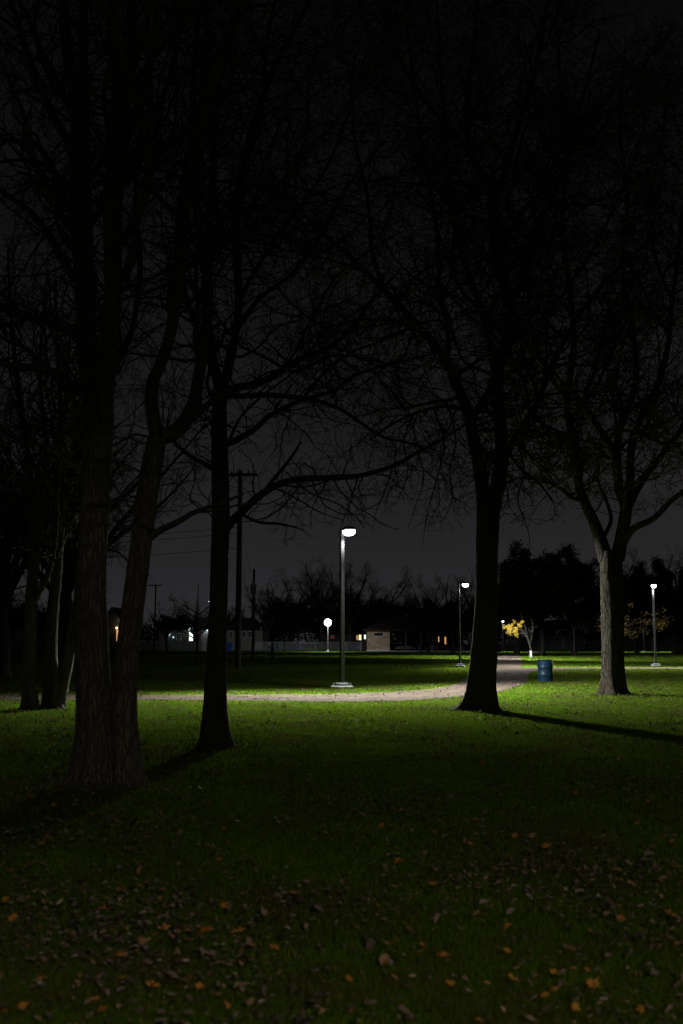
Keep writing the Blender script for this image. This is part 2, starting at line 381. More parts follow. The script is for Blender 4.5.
# round flood lamp far away
def flood():
    X = (328-341.5)/F*178; Y = 178
    root = empty('flood_lamp', (X, Y, 0), 'far flood lamp with a round glaring white face above the mesh fence', 'flood lamp')
    MB().lathe([(.2,-.1),(.2,.3),(.16,.32)], 12).build('foundation', M['concrete'], root)
    MB().lathe([(.07,.3),(.05,4.9)], 10).build('pole', M['metal_dark'], root)
    h = MB(); h.lathe([(.09,4.9),(.2,5.0),(.2,5.3),(.05,5.4)], 14); h.rod((0,0,5.1),(0,-.2,5.15),.12)
    head = h.build('lamp_head', M['metal_dark'], root)
    vs = []; n = 20
    g = MB(); g.lathe([(.03+.60*math.sin(q),5.15-.62*math.cos(q)) for q in np.linspace(.02,math.pi-.02,12)], 20, 0, -.75)  # glowing globe made oversized to stand in for the lamp's glare
    g.build('lens', M['flood'], head)
    ld = bpy.data.lights.new('flood_light', 'SPOT'); ld.energy = 3600; ld.spot_size = R(150); ld.spot_blend = .5; ld.shadow_soft_size = .2; ld.color = (.88,.95,1)
    lo = bpy.data.objects.new('flood_light', ld); COL.objects.link(lo); lo.parent = head; lo.location = (0, -1.75, 4.6)
    lo.rotation_euler = (R(38), 0, 0)
flood()

# ------------------------------------------------------------------ tubes and tree growth (numpy)
class Tubes:
    def __init__(s): s.V = []; s.Q = []; s.n = 0
    def add(s, P, Rr, sides):
        """P (N,k,3)  Rr (N,k)"""
        N, k, _ = P.shape
        T = np.gradient(P, axis=1); T /= np.linalg.norm(T, axis=2, keepdims=True)+1e-9
        ref = np.where(np.abs(T[:, :1, 2:3]) < .85, np.array([0,0,1.]), np.array([1.,0,0]))
        ref = np.broadcast_to(ref, T.shape)
        U = np.cross(T, ref); U /= np.linalg.norm(U, axis=2, keepdims=True)+1e-9
        W = np.cross(T, U)
        a = np.arange(sides)*2*np.pi/sides
        ring = P[:,:,None,:] + Rr[:,:,None,None]*(U[:,:,None,:]*np.cos(a)[None,None,:,None]+W[:,:,None,:]*np.sin(a)[None,None,:,None])
        s.V.append(ring.reshape(-1,3))
        idx = np.arange(N*k*sides).reshape(N,k,sides)+s.n
        a0 = idx[:,:-1,:]; a1 = np.roll(a0,-1,axis=2); b0 = idx[:,1:,:]; b1 = np.roll(b0,-1,axis=2)
        s.Q.append(np.stack([a0,a1,b1,b0],-1).reshape(-1,4)); s.n += N*k*sides
    def build(s, name, mat, parent, smooth=True):
        if not s.V: return None
        return link_mesh(name, np.concatenate(s.V), [np.concatenate(s.Q)], mat, parent, smooth)

def resample(pts, n):
    """pts (m,4) x,y,z,r -> n smooth samples"""
    S = smooth2(pts, 10); d = np.r_[0, np.cumsum(np.linalg.norm(np.diff(S[:, :3], axis=0), axis=1))]
    t = np.linspace(0, d[-1], n)
    return np.stack([np.interp(t, d, S[:, i]) for i in range(4)], 1)

def grow(P, Rr, rng, per_m, lo, hi, k, ang=(35,70), ratio=.55, lfun=None, tropism=.05, wander=.22, tmin=.12, rmin=.003, taper=.35, frac=.55, zlow=None):
    """children for a bundle of parents P (N,k,3); returns child P,R"""
    seg = np.linalg.norm(np.diff(P, axis=1), axis=2); Ln = seg.sum(1)
    cnt = rng.poisson(np.maximum(Ln*(1-tmin)*per_m, 0.01))
    pi = np.repeat(np.arange(len(P)), cnt); n = len(pi)
    if n == 0: return np.zeros((0,k,3)), np.zeros((0,k))
    t = tmin + (1-tmin)*rng.random(n)
    ft = t*(P.shape[1]-1); i0 = np.minimum(ft.astype(int), P.shape[1]-2); fr = (ft-i0)[:,None]
    p = P[pi,i0]*(1-fr)+P[pi,i0+1]*fr
    T = P[pi,i0+1]-P[pi,i0]; T /= np.linalg.norm(T, axis=1, keepdims=True)+1e-9
    rr = Rr[pi,i0]*(1-fr[:,0])+Rr[pi,i0+1]*fr[:,0]
    rnd = rng.normal(size=(n,3)); perp = rnd-(rnd*T).sum(1,keepdims=True)*T; perp /= np.linalg.norm(perp,axis=1,keepdims=True)+1e-9
    a = np.radians(rng.uniform(ang[0], ang[1], n))[:,None]
    d = T*np.cos(a)+perp*np.sin(a)
    ln = rng.uniform(lo, hi, n)*(1.15-.6*t)
    ln = np.minimum(ln, np.maximum(Ln[pi]*.9, lo))
    r0 = np.maximum(np.minimum(rr*ratio, ln*.016+.002), rmin)
    step = ln/(k-1)
    out = np.empty((n,k,3)); out[:,0] = p
    for j in range(1,k):
        d = d + rng.normal(0, wander, (n,3)); d[:,2] += tropism
        d /= np.linalg.norm(d,axis=1,keepdims=True)
        out[:,j] = out[:,j-1]+d*step[:,None]
    # keep things above the ground
    out[:,:,2] = np.maximum(out[:,:,2], .5)
    rad = r0[:,None]*(1-(1-taper)*np.linspace(0,1,k)[None,:]); rad = np.maximum(rad, rmin*.6)
    if zlow is not None:
        ok = out[:,:,2].min(1) > zlow; out = out[ok]; rad = rad[ok]
    return out, rad

def trunk_tube(T, pts, n, sides, flare=.0, flute=.06, seed=0):
    """a trunk or heavy limb with fluted, uneven outline; pts world (m,4)"""
    S = resample(pts, n); P = S[:, :3]; r = S[:, 3].copy()
    Tn = np.gradient(P, axis=0); Tn /= np.linalg.norm(Tn, axis=1, keepdims=True)
    U = np.cross(Tn, np.array([0,1.,0.])); U /= np.linalg.norm(U, axis=1, keepdims=True)+1e-9; W = np.cross(Tn, U)
    a = np.arange(sides)*2*np.pi/sides; rs = np.random.default_rng(seed)
    ph = rs.uniform(0, 6.28, 8); d = np.r_[0, np.cumsum(np.linalg.norm(np.diff(P, axis=0), axis=1))]
    fl = np.exp(-d/.30)*flare*1.1+np.exp(-d/.09)*flare*.5
    A, D = np.meshgrid(a, d)
    rad = r[:,None]*(1+fl[:,None]*(1+.55*np.sin(5*A+ph[0])+.3*np.sin(3*A+ph[1]))
        + flute*(np.sin(3*A+ph[2]+D*.8)+.7*np.sin(5*A+ph[3]-D*1.3)+.5*np.sin(2*A+ph[4]+D*2.1))*.6
        + flute*.35*np.sin(11*A+ph[5]+D*1.7)*np.sin(D*3+ph[6])+ .012*rs.normal(size=A.shape))
    ring = P[:,None,:]+rad[:,:,None]*(U[:,None,:]*np.cos(A)[:,:,None]+W[:,None,:]*np.sin(A)[:,:,None])
    T.V.append(ring.reshape(-1,3)); idx = np.arange(n*sides).reshape(n,sides)+T.n
    a0 = idx[:-1]; a1 = np.roll(a0,-1,axis=1); b0 = idx[1:]; b1 = np.roll(b0,-1,axis=1)
    T.Q.append(np.stack([a0,a1,b1,b0],-1).reshape(-1,4)); T.n += n*sides

def px_limb(Y0, pts):
    """pts: (px,py,depth offset,half width px) -> world rows"""
    out = []
    for (px, py, dy, hw) in pts:
        Y = Y0+dy; p = at(px, py, Y); out.append((p[0], p[1], p[2], hw*Y/F))
    return np.array(out)

def near_tree(name, label, Y0, base, stems, limbs, seed, bark='bark', dens=1.0, drop=0.0, fine=1.0, twig_r=.0035, zl=(3,2.5)):
    """stems: list of trunk pixel paths (first point at the ground); limbs: heavy branches"""
    rng = np.random.default_rng(seed)
    root = empty(name, base, label, 'tree')
    off = np.array([*base[:2], 0.0, 0.0])
    T = Tubes(); C = Tubes()
    L0P = []; L0R = []
    for i, (pts, flare) in enumerate(stems):
        Wp = px_limb(Y0, pts)-off
        if flare > 0: Wp[0,2] = -.08
        Ln = np.linalg.norm(np.diff(Wp[:,:3],axis=0),axis=1).sum()
        trunk_tube(T, Wp, max(24, int(Ln/.12)), 30, flare, .05, seed+i)
        S = resample(Wp, 24); m = 10 if flare > 0 else 3
        S = resample(S[m:], 16); L0P.append(S[:,:3]); L0R.append(S[:,3])
    for i, pts in enumerate(limbs):
        Wp = px_limb(Y0, pts)-off
        Ln = np.linalg.norm(np.diff(Wp[:,:3],axis=0),axis=1).sum()
        trunk_tube(T, Wp, max(14, int(Ln/.15)), 14, 0, .05, seed+50+i)
        S = resample(Wp, 16)
        L0P.append(S[:,:3]); L0R.append(S[:,3])
    P0 = np.array(L0P); R0 = np.array(L0R)
    tr = .07-drop
    P1, R1 = grow(P0, R0, rng, .95*dens, 1.6, 5.0, 12, (35,75), .5, tropism=.05-drop*.6, wander=.2, tmin=.08, rmin=twig_r*2, zlow=zl[0])
    P1b, R1b = grow(P0, R0, rng, 2.4*dens, .5, 1.8, 8, (35,80), .35, tropism=.03-drop, wander=.22, tmin=.05, rmin=twig_r*1.3, zlow=zl[1])
    P2, R2 = grow(P1, R1, rng, 3.0*fine, .7, 2.2, 9, (35,75), .6, tropism=.03-drop, wander=.24, rmin=twig_r*1.3, zlow=zl[1])
    P3, R3 = grow(P2, R2, rng, 3.8*fine, .35, 1.05, 6, (35,70), .65, tropism=.02-drop, wander=.26, rmin=twig_r, zlow=zl[1])
    P3b, R3b = grow(P1b, R1b, rng, 3.6*fine, .3, .9, 6, (35,70), .65, tropism=.02-drop, wander=.26, rmin=twig_r, zlow=zl[1])
    P4, R4 = grow(np.concatenate([P3,P3b]), np.concatenate([R3,R3b]), rng, 3.4*fine, .14, .45, 4, (30,65), .75, tropism=0-drop*.6, wander=.26, rmin=twig_r*.8, zlow=zl[1])
    T.add(P1, R1, 7)
    C.add(P1b, R1b, 5); C.add(P2, R2, 5); C.add(P3, R3, 3); C.add(P3b, R3b, 3); C.add(P4, R4, 3)
    print('NT', label[:20], len(P1), len(P2), len(P3), len(P4))
    T.build('trunk', M[bark], root); C.build('crown', M['twig'], root)
    return root

# Tree A: twin stems close on the left
YA = ground(100,785)[1]
near_tree('bare_tree', 'wide twin stemmed bare tree nearest the camera at left, both stems joined at the root', YA, (at(105,790,YA)[0], YA, 0),
    [([(96,800,0,20),(95,760,0,18.5),(94,700,0,17.3),(92,640,0,16.5),(92,580,0,14.5),(96,500,0,14),(98,440,0,15),(99,400,0,15)], .55),
     ([(127,800,-.05,12.8),(126,760,-.02,13.5),(124,700,0,12.5),(129,640,.1,11),(138,570,.2,11),(148,490,.3,11),(157,440,.35,9.5)], .5)],
    [[(96,410,0,13),(88,360,.1,11),(85,300,.2,10),(81,200,.4,12),(79,110,.6,9),(66,40,.9,6.5),(62,-60,1.3,5),(55,-160,1.8,3)],
     [(81,150,.45,8),(84,90,.3,6),(83,20,.2,5),(88,-80,.1,4),(92,-180,0,2)],
     [(101,420,0,12),(108,360,-.1,9),(113,300,-.2,8.5),(113,200,-.3,10),(120,120,-.5,9),(114,50,-.7,6),(111,-40,-.9,5),(106,-150,-1,3)],
     [(121,125,-.5,8),(130,60,-.4,6.5),(134,-20,-.2,5),(142,-130,0,3)],
     [(122,150,-.5,5),(140,100,-1,4.5),(152,50,-1.4,4),(160,-20,-1.8,3.2),(172,-110,-2,2)],
     [(77,391,0,5),(60,375,-.4,4.5),(35,368,-.8,4),(0,363,-1.2,3.3),(-60,340,-1.8,2)],
     [(75,280,.2,4.5),(52,240,.6,4),(30,212,1,3.4),(0,190,1.5,2.5),(-50,150,2,1.4)],
     [(157,443,.35,7.5),(151,390,.4,6.5),(160,365,.4,6),(170,335,.3,6),(177,290,.2,6.5),(182,225,0,7.5),(194,150,-.2,8),(208,95,-.4,8),(226,45,-.6,6.5),(246,-10,-.9,5),(270,-110,-1.3,3)],
     [(160,438,.35,8),(177,431,.5,8),(192,408,.7,7),(200,370,1,6),(204,335,1.2,5.5),(209,290,1.4,5),(199,230,1.7,4.5),(194,150,2,4),(195,60,2.3,3.4),(205,-60,2.6,2)],
     [(178,432,.5,4),(195,416,.2,3.6),(211,402,0,3),(232,388,-.2,2.2)],
     [(150,537,.25,4.2),(163,529,0,3.6),(178,522,-.2,3.2),(195,512,-.4,2.6),(222,503,-.7,1.8),(243,494,-1,1.2)],
     [(79,160,.5,5),(50,110,1,4.4),(30,60,1.4,3.8),(10,0,1.8,3),(-15,-80,2,2)],
     [(82,240,.3,4),(60,215,-.3,3.5),(38,170,-.8,3),(22,110,-1.2,2.4),(0,60,-1.6,1.8)],
     [(113,250,-.2,4.4),(134,225,.4,4),(150,180,1,3.4),(158,120,1.5,3),(176,50,2,2.4),(188,-30,2.4,1.6)],
     [(104,400,0,4),(118,360,.5,3.6),(132,330,1,3.2),(140,270,1.4,3),(136,200,1.8,2.5),(140,120,2.2,2)],
    ], 101, 'bark', dens=.95, fine=1.1, twig_r=.004, zl=(2.9,2.5))

# Tree B: single trunk with long limb reaching right
YB = ground(216,748)[1]
near_tree('bare_tree', 'bare tree with slim black trunk and a long level limb reaching right toward the lamp', YB, (at(215,748,YB)[0], YB, 0),
    [([(216,752,0,13.5),(215,735,0,12.5),(215,700,0,11.2),(217,650,0,9.8),(219,600,0,9),(220,560,0,8.8),(221,520,0,9.2),(220,465,0,8.8),(219,420,0,7.5),(220,388,0,7.2)], .35)],
    [[(220,392,0,5.6),(212,353,.2,5),(207,318,.4,4.6),(206,270,.6,4.2),(212,200,.8,3.8),(215,120,1,3.2),(208,40,1.2,2.8),(200,-60,1.5,2)],
     [(221,392,0,5.6),(229,365,-.2,5),(235,335,-.4,4.6),(239,300,-.6,4.3),(236,215,-.8,5),(245,163,-1,4.5),(252,129,-1.2,4),(275,66,-1.6,3.3),(300,20,-1.9,2.8),(335,-50,-2.3,1.8)],
     [(222,535,0,4.6),(233,520,-.1,4.4),(247,507,-.2,4),(263,493,-.4,3.8),(288,481,-.7,3.3),(323,478,-1,2.9),(358,476,-1.4,2.6),(393,466,-1.8,2.2),(418,452,-2.1,1.9),(444,438,-2.5,1.5),(475,418,-3,.9)],
     [(358,476,-1.4,.9),(352,498,-1.3,.7),(344,518,-1.2,.45),(338,536,-1.1,.2)],
     [(393,466,-1.8,.9),(386,488,-1.9,.7),(376,512,-2,.45),(372,534,-2,.2)],
     [(330,478,-1,.9),(318,496,-.8,.7),(311,514,-.7,.45),(312,530,-.6,.2)],
     [(345,477,-1.2,.8),(352,492,-1.6,.6),(366,510,-1.8,.4),(360,524,-1.9,.2)],
     [(418,452,-2.1,.8),(424,478,-2.2,.6),(416,505,-2.3,.4),(408,528,-2.3,.2)],
     [(263,493,-.4,2.2),(273,480,0,2),(283,468,.4,1.8),(292,456,.8,1.5),(301,442,1.2,1)],
     [(240,513,-.2,1.9),(258,522,0,1.6),(280,524,.3,1.3),(300,529,.5,.6),(313,538,.7,.25)],
     [(224,446,0,3.4),(240,438,.3,3.1),(254,430,.6,2.9),(271,415,1,2.6),(302,400,1.5,2.3),(333,391,2,2),(358,374,2.4,1.7),(400,362,2.8,1.4),(440,352,3.2,.9)],
     [(225,392,0,4.4),(240,387,-.4,4.2),(256,384,-.8,3.8),(277,374,-1.2,3.5),(298,360,-1.6,3.2),(323,350,-2,2.7),(345,335,-2.4,2.3),(372,300,-2.8,1.8),(400,270,-3.2,1.2)],
     [(225,396,0,3.4),(246,396,.4,3),(270,395,.8,2.8),(312,400,1.4,2.4),(340,409,1.8,2.1),(358,421,2.1,1.8),(383,437,2.5,1.5),(413,444,2.8,1.1),(440,452,3.2,.7)],
     [(216,471,0,3),(203,463,.4,2.6),(190,456,.7,2.2),(176,444,1,1.8),(160,425,1.3,1.2)],
     [(212,353,.2,2.6),(196,330,.8,2.3),(185,290,1.3,2),(170,250,1.8,1.6)],
     [(239,300,-.6,2.8),(262,260,-.2,2.4),(290,220,.2,2.1),(325,170,.6,1.8),(350,110,1,1.4),(370,40,1.4,1)],
     [(247,165,-1,2.6),(262,110,-1.8,2.3),(266,50,-2.4,2),(280,-20,-3,1.5)],
     [(237,330,-.4,3),(258,300,-1,2.6),(290,275,-1.6,2.3),(318,240,-2.2,2),(345,190,-2.8,1.7),(385,140,-3.3,1.2)],
     [(302,400,1.5,1.8),(325,372,1.2,1.6),(352,352,.8,1.4),(385,340,.4,1.1),(425,322,0,.8)],
     [(228,444,0,1.7),(240,418,-.5,1.5),(262,396,-1,1.3),(281,382,-1.4,1.1),(302,366,-1.8,.8)],
    ], 202, 'bark_dark', dens=1.25, drop=.04, fine=1.2, twig_r=.0048, zl=(3.95,3.1))

# Tree C: thick dark trunk right of centre
YC = ground(480,711)[1]+.2
near_tree('bare_tree', 'tall bare tree with the thickest black trunk, roots flaring just right of the path', YC, (at(480,711,YC)[0], YC, 0),
    [([(480,713,0,17),(481,700,0,15),(482,680,0,13.6),(484,650,0,12.8),(486,610,0,11.6),(487,560,0,11.2),(488,530,0,11.5),(489,505,0,12)], .34)],
    [[(485,515,0,8),(481,478,.1,7),(475,445,.2,6.4),(470,420,.3,6.2),(461,394,.4,5.2),(446,362,.6,4.4),(425,333,.9,4),(385,291,1.5,3.4),(345,253,2,2.7),(305,215,2.6,1.8),(270,170,3.2,1)],
     [(492,515,0,8),(499,478,-.1,7.6),(502,445,-.2,7),(499,412,-.3,6.6),(497,375,-.4,7),(504,350,-.5,6.6),(512,325,-.4,6),(509,300,-.3,5.6),(497,250,-.2,5.6),(494,205,-.1,6),(489,185,0,4.6),(474,160,.2,3.6),(466,120,.3,3.2),(471,65,.5,2.6),(478,0,.8,2),(480,-90,1,1.2)],
     [(496,195,0,4.4),(506,168,-.4,3.8),(518,126,-.8,3.2),(535,70,-1.2,2.7),(548,0,-1.6,2.2),(560,-90,-2,1.3)],
     [(505,457,-.2,4),(516,437,-.6,3.8),(533,412,-1.1,3.4),(545,383,-1.6,3),(562,345,-2.1,2.7),(590,300,-2.6,2.3),(625,262,-3.1,1.8),(665,230,-3.6,1.2)],
     [(471,418,.3,4.2),(483,402,-.2,4),(494,376,-.7,3.8),(490,340,-1.2,3.6),(478,300,-1.6,3.4),(462,255,-2.1,3),(450,200,-2.6,2.6),(445,140,-3,2.2),(440,60,-3.5,1.6),(435,-30,-4,1)],
     [(463,410,.4,2.4),(448,406,0,2.1),(433,408,-.5,1.9),(414,414,-1,1.6),(392,424,-1.5,1.2),(370,440,-2,.8)],
     [(433,408,-.5,1.1),(444,440,-.4,.9),(438,475,-.3,.7),(428,510,-.2,.45),(422,548,-.1,.2)],
     [(448,406,0,1.1),(456,440,.3,.9),(450,470,.5,.7),(452,500,.6,.45),(444,520,.7,.2)],
     [(516,437,-.6,1.1),(524,470,-.9,.9),(518,500,-1.2,.7),(528,530,-1.3,.45),(530,552,-1.3,.2)],
     [(414,414,-1,1),(404,440,-1.3,.8),(408,470,-1.5,.6),(398,500,-1.6,.2)],
     [(504,352,-.5,3),(525,330,.2,2.7),(548,312,.8,2.4),(580,270,1.4,2.1),(606,225,2,1.8),(630,170,2.6,1.4),(650,110,3.2,.9)],
     [(447,364,.6,3),(448,330,.2,2.8),(440,292,-.2,2.6),(437,230,-.6,2.3),(424,160,-1,2),(415,90,-1.4,1.7),(405,10,-1.8,1.2)],
     [(425,333,.9,2.8),(405,325,.3,2.4),(380,320,-.4,2.1),(350,322,-1,1.7),(318,335,-1.6,1.2),(295,352,-2,.8)],
     [(385,291,1.5,2.4),(372,250,1,2.2),(368,200,.6,1.9),(355,140,.2,1.6),(350,70,-.3,1.2)],
     [(510,305,-.3,3.4),(528,270,-.8,3),(540,225,-1.2,2.7),(562,175,-1.7,2.3),(580,110,-2.2,1.8),(600,30,-2.8,1.3)],
     [(474,160,.2,2.6),(450,130,.8,2.3),(425,100,1.3,2),(400,60,1.9,1.6),(380,0,2.4,1.1)],
     [(500,440,-.2,2),(520,468,-.6,1.6),(538,482,-1,1.3),(552,500,-1.4,1)],
     [(497,260,-.2,3),(520,215,.6,2.6),(545,190,1.2,2.3),(585,150,1.9,2),(625,95,2.5,1.6),(660,40,3,1.1)],
    ], 303, 'bark_dark', dens=1.9, drop=.035, fine=1.3, twig_r=.0068, zl=(5.4,4.1))

# Tree D: pale barked tree on the right
YD = ground(613,695)[1]+.2
near_tree('bare_tree', 'bare tree at right whose trunk bark shows pale and lit on its left side', YD, (at(614,694,YD)[0], YD, 0),
    [([(615,697,0,12.4),(614,685,0,11.4),(613,650,0,10.9),(612,600,0,11.2),(611,570,0,11),(611,552,0,11)], .32)],
    [[(606,560,0,7.5),(602,545,0,6.8),(594,522,.1,5.6),(582,495,.3,4.9),(576,466,.5,4.4),(570,424,.7,4),(567,399,.8,3.7),(574,341,1,3.3),(570,290,1.3,3),(562,230,1.6,2.6),(566,160,1.9,2.2),(560,80,2.3,1.7),(556,0,2.7,1)],
     [(617,560,0,7.5),(621,540,-.1,6.6),(626,507,-.2,6),(620,490,-.2,5.2),(617,462,-.3,4.6),(620,430,-.3,3.6),(636,380,-.5,3),(632,330,-.8,2.8),(622,270,-1.2,2.5),(628,200,-1.6,2.1),(620,130,-2,1.7),(625,50,-2.4,1.2)],
     [(618,462,-.3,3.6),(612,447,-.6,3.3),(596,424,-1,2.9),(580,400,-1.5,2.6),(560,380,-2,2.2),(535,352,-2.5,1.8),(512,320,-3,1.2)],
     [(627,500,-.2,4.6),(630,480,-.3,4.2),(632,445,-.4,3.9),(644,412,-.5,3.5),(658,385,-.7,3.2),(668,345,-.9,2.9),(672,300,-1.2,2.6),(680,240,-1.6,2.3),(690,160,-2,1.8),(700,70,-2.5,1.2)],
     [(628,508,-.2,4),(638,488,.3,3.6),(654,465,.8,3.2),(683,428,1.4,2.7),(710,395,2,2.1),(740,350,2.6,1.3)],
     [(622,545,0,4.2),(633,529,-.5,3.6),(653,519,-1,3.1),(669,503,-1.5,2.7),(685,490,-2,2.3),(715,470,-2.6,1.5)],
     [(584,500,.3,2.6),(572,498,0,2.3),(560,488,-.4,2),(545,482,-.8,1.7),(522,478,-1.3,1.3),(500,484,-1.7,.8)],
     [(568,400,.8,2.6),(548,372,.2,2.3),(532,335,-.3,2),(528,290,-.8,1.7),(516,240,-1.3,1.3)],
     [(571,425,.7,2.4),(585,395,1.4,2.1),(598,360,2,1.8),(610,310,2.6,1.5),(640,270,3.1,1)],
     [(672,300,-1.2,2),(655,255,-.6,1.8),(650,200,0,1.6),(662,140,.6,1.3),(668,80,1.2,.9)],
     [(602,540,0,2.2),(611,520,.5,1.9),(606,500,1,1.6),(598,478,1.5,1.3),(604,450,2,.9)],
    ], 404, 'bark_rough', dens=1.75, drop=.02, fine=1.3, twig_r=.0085, zl=(5.8,5.2))

# Trees E: slim stems behind on the left
YE = ground(40,710)[1]
near_tree('bare_tree', 'upright slim bare tree at far left, its right edge rimmed with lamp light', YE, (at(30,710,YE)[0], YE, 0),
    [([(30,711,0,7.5),(30,690,0,6.8),(30,640,0,6.3),(31,600,0,6),(34,560,0,5.4),(33,520,.1,5)], .3)],
    [[(34,560,0,4),(32,500,.3,4),(26,450,.6,3.4),(20,400,1,2.8),(12,330,1.4,2.2),(8,250,1.8,1.4)],
     [(35,600,0,3.4),(43,585,-.2,3.1),(51,565,-.4,2.8),(56,530,-.6,2.6),(58,480,-.8,2.4),(64,420,-1,2),(70,340,-1.3,1.4)],
     [(33,530,.1,3),(42,490,.6,2.6),(46,440,1,2.3),(40,380,1.4,1.9),(44,300,1.8,1.2)],
     [(28,500,.3,2.6),(14,470,-.3,2.3),(0,440,-.8,2),(-20,400,-1.2,1.4)]],
    505, 'bark', dens=1.5, fine=1.0, twig_r=.006, zl=(4.0,3.4))
near_tree('bare_tree', 'forked bare tree at left, two leaning stems, between the slim and twin stemmed trees', YE+.4, (at(56,709,YE+.4)[0], YE+.4, 0),
    [([(52,710,0,8.5),(51,690,0,7.6),(51,650,0,6.6),(53,610,0,5.8),(57,570,0,5.2),(60,530,0,4.6)], .3),
     ([(58,709,.1,6.5),(62,690,.1,5.8),(69,660,.1,5),(75,625,.1,4.6),(80,580,.2,4.2),(84,520,.3,3.8)], .15)],
    [[(60,540,0,3.8),(64,490,-.2,3.4),(62,430,-.4,3),(58,360,-.7,2.4),(55,280,-1,1.6)],
     [(59,550,0,2.6),(72,520,.5,2.4),(86,480,1,2),(96,430,1.4,1.5),(104,380,1.8,1)],
     [(84,530,.3,3.2),(88,480,.6,2.8),(84,420,1,2.4),(90,350,1.4,1.8),(96,270,1.8,1.1)],
     [(56,575,0,2.4),(45,540,-.4,2.1),(36,500,-.8,1.8),(20,460,-1.2,1.3)]],
    606, 'bark', dens=1.5, fine=1.0, twig_r=.006, zl=(4.0,3.4))

# ------------------------------------------------------------------ background trees
def leaf_cards(centers, n, spread, size, rng, flat=.0):
    """n leaf shaped folded faces scattered round centers"""
    c = centers[rng.integers(0, len(centers), n)]+rng.normal(0, spread, (n,3))
    a = rng.normal(size=(n,3)); a /= np.linalg.norm(a,axis=1,keepdims=True)
    b = np.cross(a, rng.normal(size=(n,3))); b /= np.linalg.norm(b,axis=1,keepdims=True); k = np.cross(a,b)
    s = (size*rng.uniform(.6,1.3,n))[:,None]
    V = np.stack([c-a*s, c-b*s*.45+k*s*.15, c+a*s, c+b*s*.45+k*s*.15], 1).reshape(-1,3)
    i = np.arange(n)*4
    return V, np.concatenate([np.stack([i,i+1,i+2],1), np.stack([i,i+2,i+3],1)])

def proto_bare(seed, H=17, spread=1.0):
    rng = np.random.default_rng(seed)
    root = empty('bare_tree', (0,0,0), 'x', 'tree')
    T = Tubes(); C = Tubes(); n0 = 11
    fork = H*.2
    trunk_tube(T, np.array([(0,0,-.2,.42),(.1,0,fork*.5,.33),(0,.1,fork,.30),(.2,.1,H*.5,.14),(.1,.2,H*.7,.04)]), 26, 10, .4, .06, seed)
    P0 = []; R0 = []
    for k in range(n0):
        a = 2*math.pi*(k+rng.uniform(-.3,.3))/n0; z0 = fork*rng.uniform(.85,1.6); out = H*.34*spread*rng.uniform(.75,1.15); top = H*rng.uniform(.62,.95)
        pts = np.array([(0,0,z0,.18),(out*.35*math.cos(a),out*.35*math.sin(a),z0+(top-z0)*.38,.14),(out*.75*math.cos(a+.2),out*.75*math.sin(a+.2),z0+(top-z0)*.7,.09),(out*math.cos(a),out*math.sin(a),top,.03)])
        S = resample(pts, 12); P0.append(S[:,:3]); R0.append(S[:,3])
    S = resample(np.array([(0,.1,fork,.28),(.3,.1,H*.5,.13),(-.1,.3,H*.78,.02)]), 12); P0.append(S[:,:3]); R0.append(S[:,3])
    P0 = np.array(P0); R0 = np.array(R0); T.add(P0[:-1], R0[:-1], 6)
    P1, R1 = grow(P0, R0, rng, 1.7, 1.2, 4.0, 8, (30,65), .5, tropism=.06, wander=.18, rmin=.016)
    P2, R2 = grow(P1, R1, rng, 3.2, .7, 2.0, 6, (30,65), .6, tropism=.04, wander=.22, rmin=.011)
    P3, R3 = grow(P2, R2, rng, 4.5, .35, 1.0, 4, (30,65), .7, tropism=.03, wander=.24, rmin=.009)
    C.add(P1,R1,4); C.add(P2,R2,3); C.add(P3,R3,3)
    T.build('trunk', M['far_bark'], root); C.build('crown', M['far_bark'], root)
    return root, P3
def proto_leafy(seed, H=13, wr=1.0, leaf=.17, count=34000, mat='brown_leaf', crown_lo=.22):
    rng = np.random.default_rng(seed)
    root = empty('leafy_tree', (0,0,0), 'x', 'tree')
    T = Tubes(); C = Tubes()
    trunk_tube(T, np.array([(0,0,-.2,.32),(.05,0,H*.15,.26),(0,.1,H*.4,.2),(.1,.1,H*.9,.04)]), 22, 10, .4, .06, seed)
    P0 = []; R0 = []
    for k in range(22):
        a = rng.uniform(0,6.28); z0 = H*rng.uniform(crown_lo,.62); out = H*.42*wr*rng.uniform(.7,1.1)*(1.15-z0/H); top = min(H*.97, z0+H*rng.uniform(.12,.42))
        pts = np.array([(0,0,z0,.12),(out*.4*math.cos(a),out*.4*math.sin(a),z0+(top-z0)*.45,.09),(out*math.cos(a+.1),out*math.sin(a+.1),top,.02)])
        S = resample(pts, 10); P0.append(S[:,:3]); R0.append(S[:,3])
    P0 = np.array(P0); R0 = np.array(R0); T.add(P0, R0, 6)
    P1, R1 = grow(P0, R0, rng, 2.0, .8, 2.4, 6, (30,70), .55, tropism=.04, wander=.18, rmin=.015, tmin=.3)
    P2, R2 = grow(P1, R1, rng, 2.5, .4, 1.0, 4, (30,70), .6, tropism=.02, wander=.2, rmin=.009)
    C.add(P1,R1,4); C.add(P2,R2,3)
    T.build('trunk', M['far_bark'], root); cr = C.build('crown', M['far_bark'], root)
    V, Fc = leaf_cards(np.concatenate([P2[:,-1],P2[:,1],P1[:,-1],P1[:,2]]), count, .32, leaf, rng)
    link_mesh('foliage', V, [Fc], M[mat], cr)
    return root

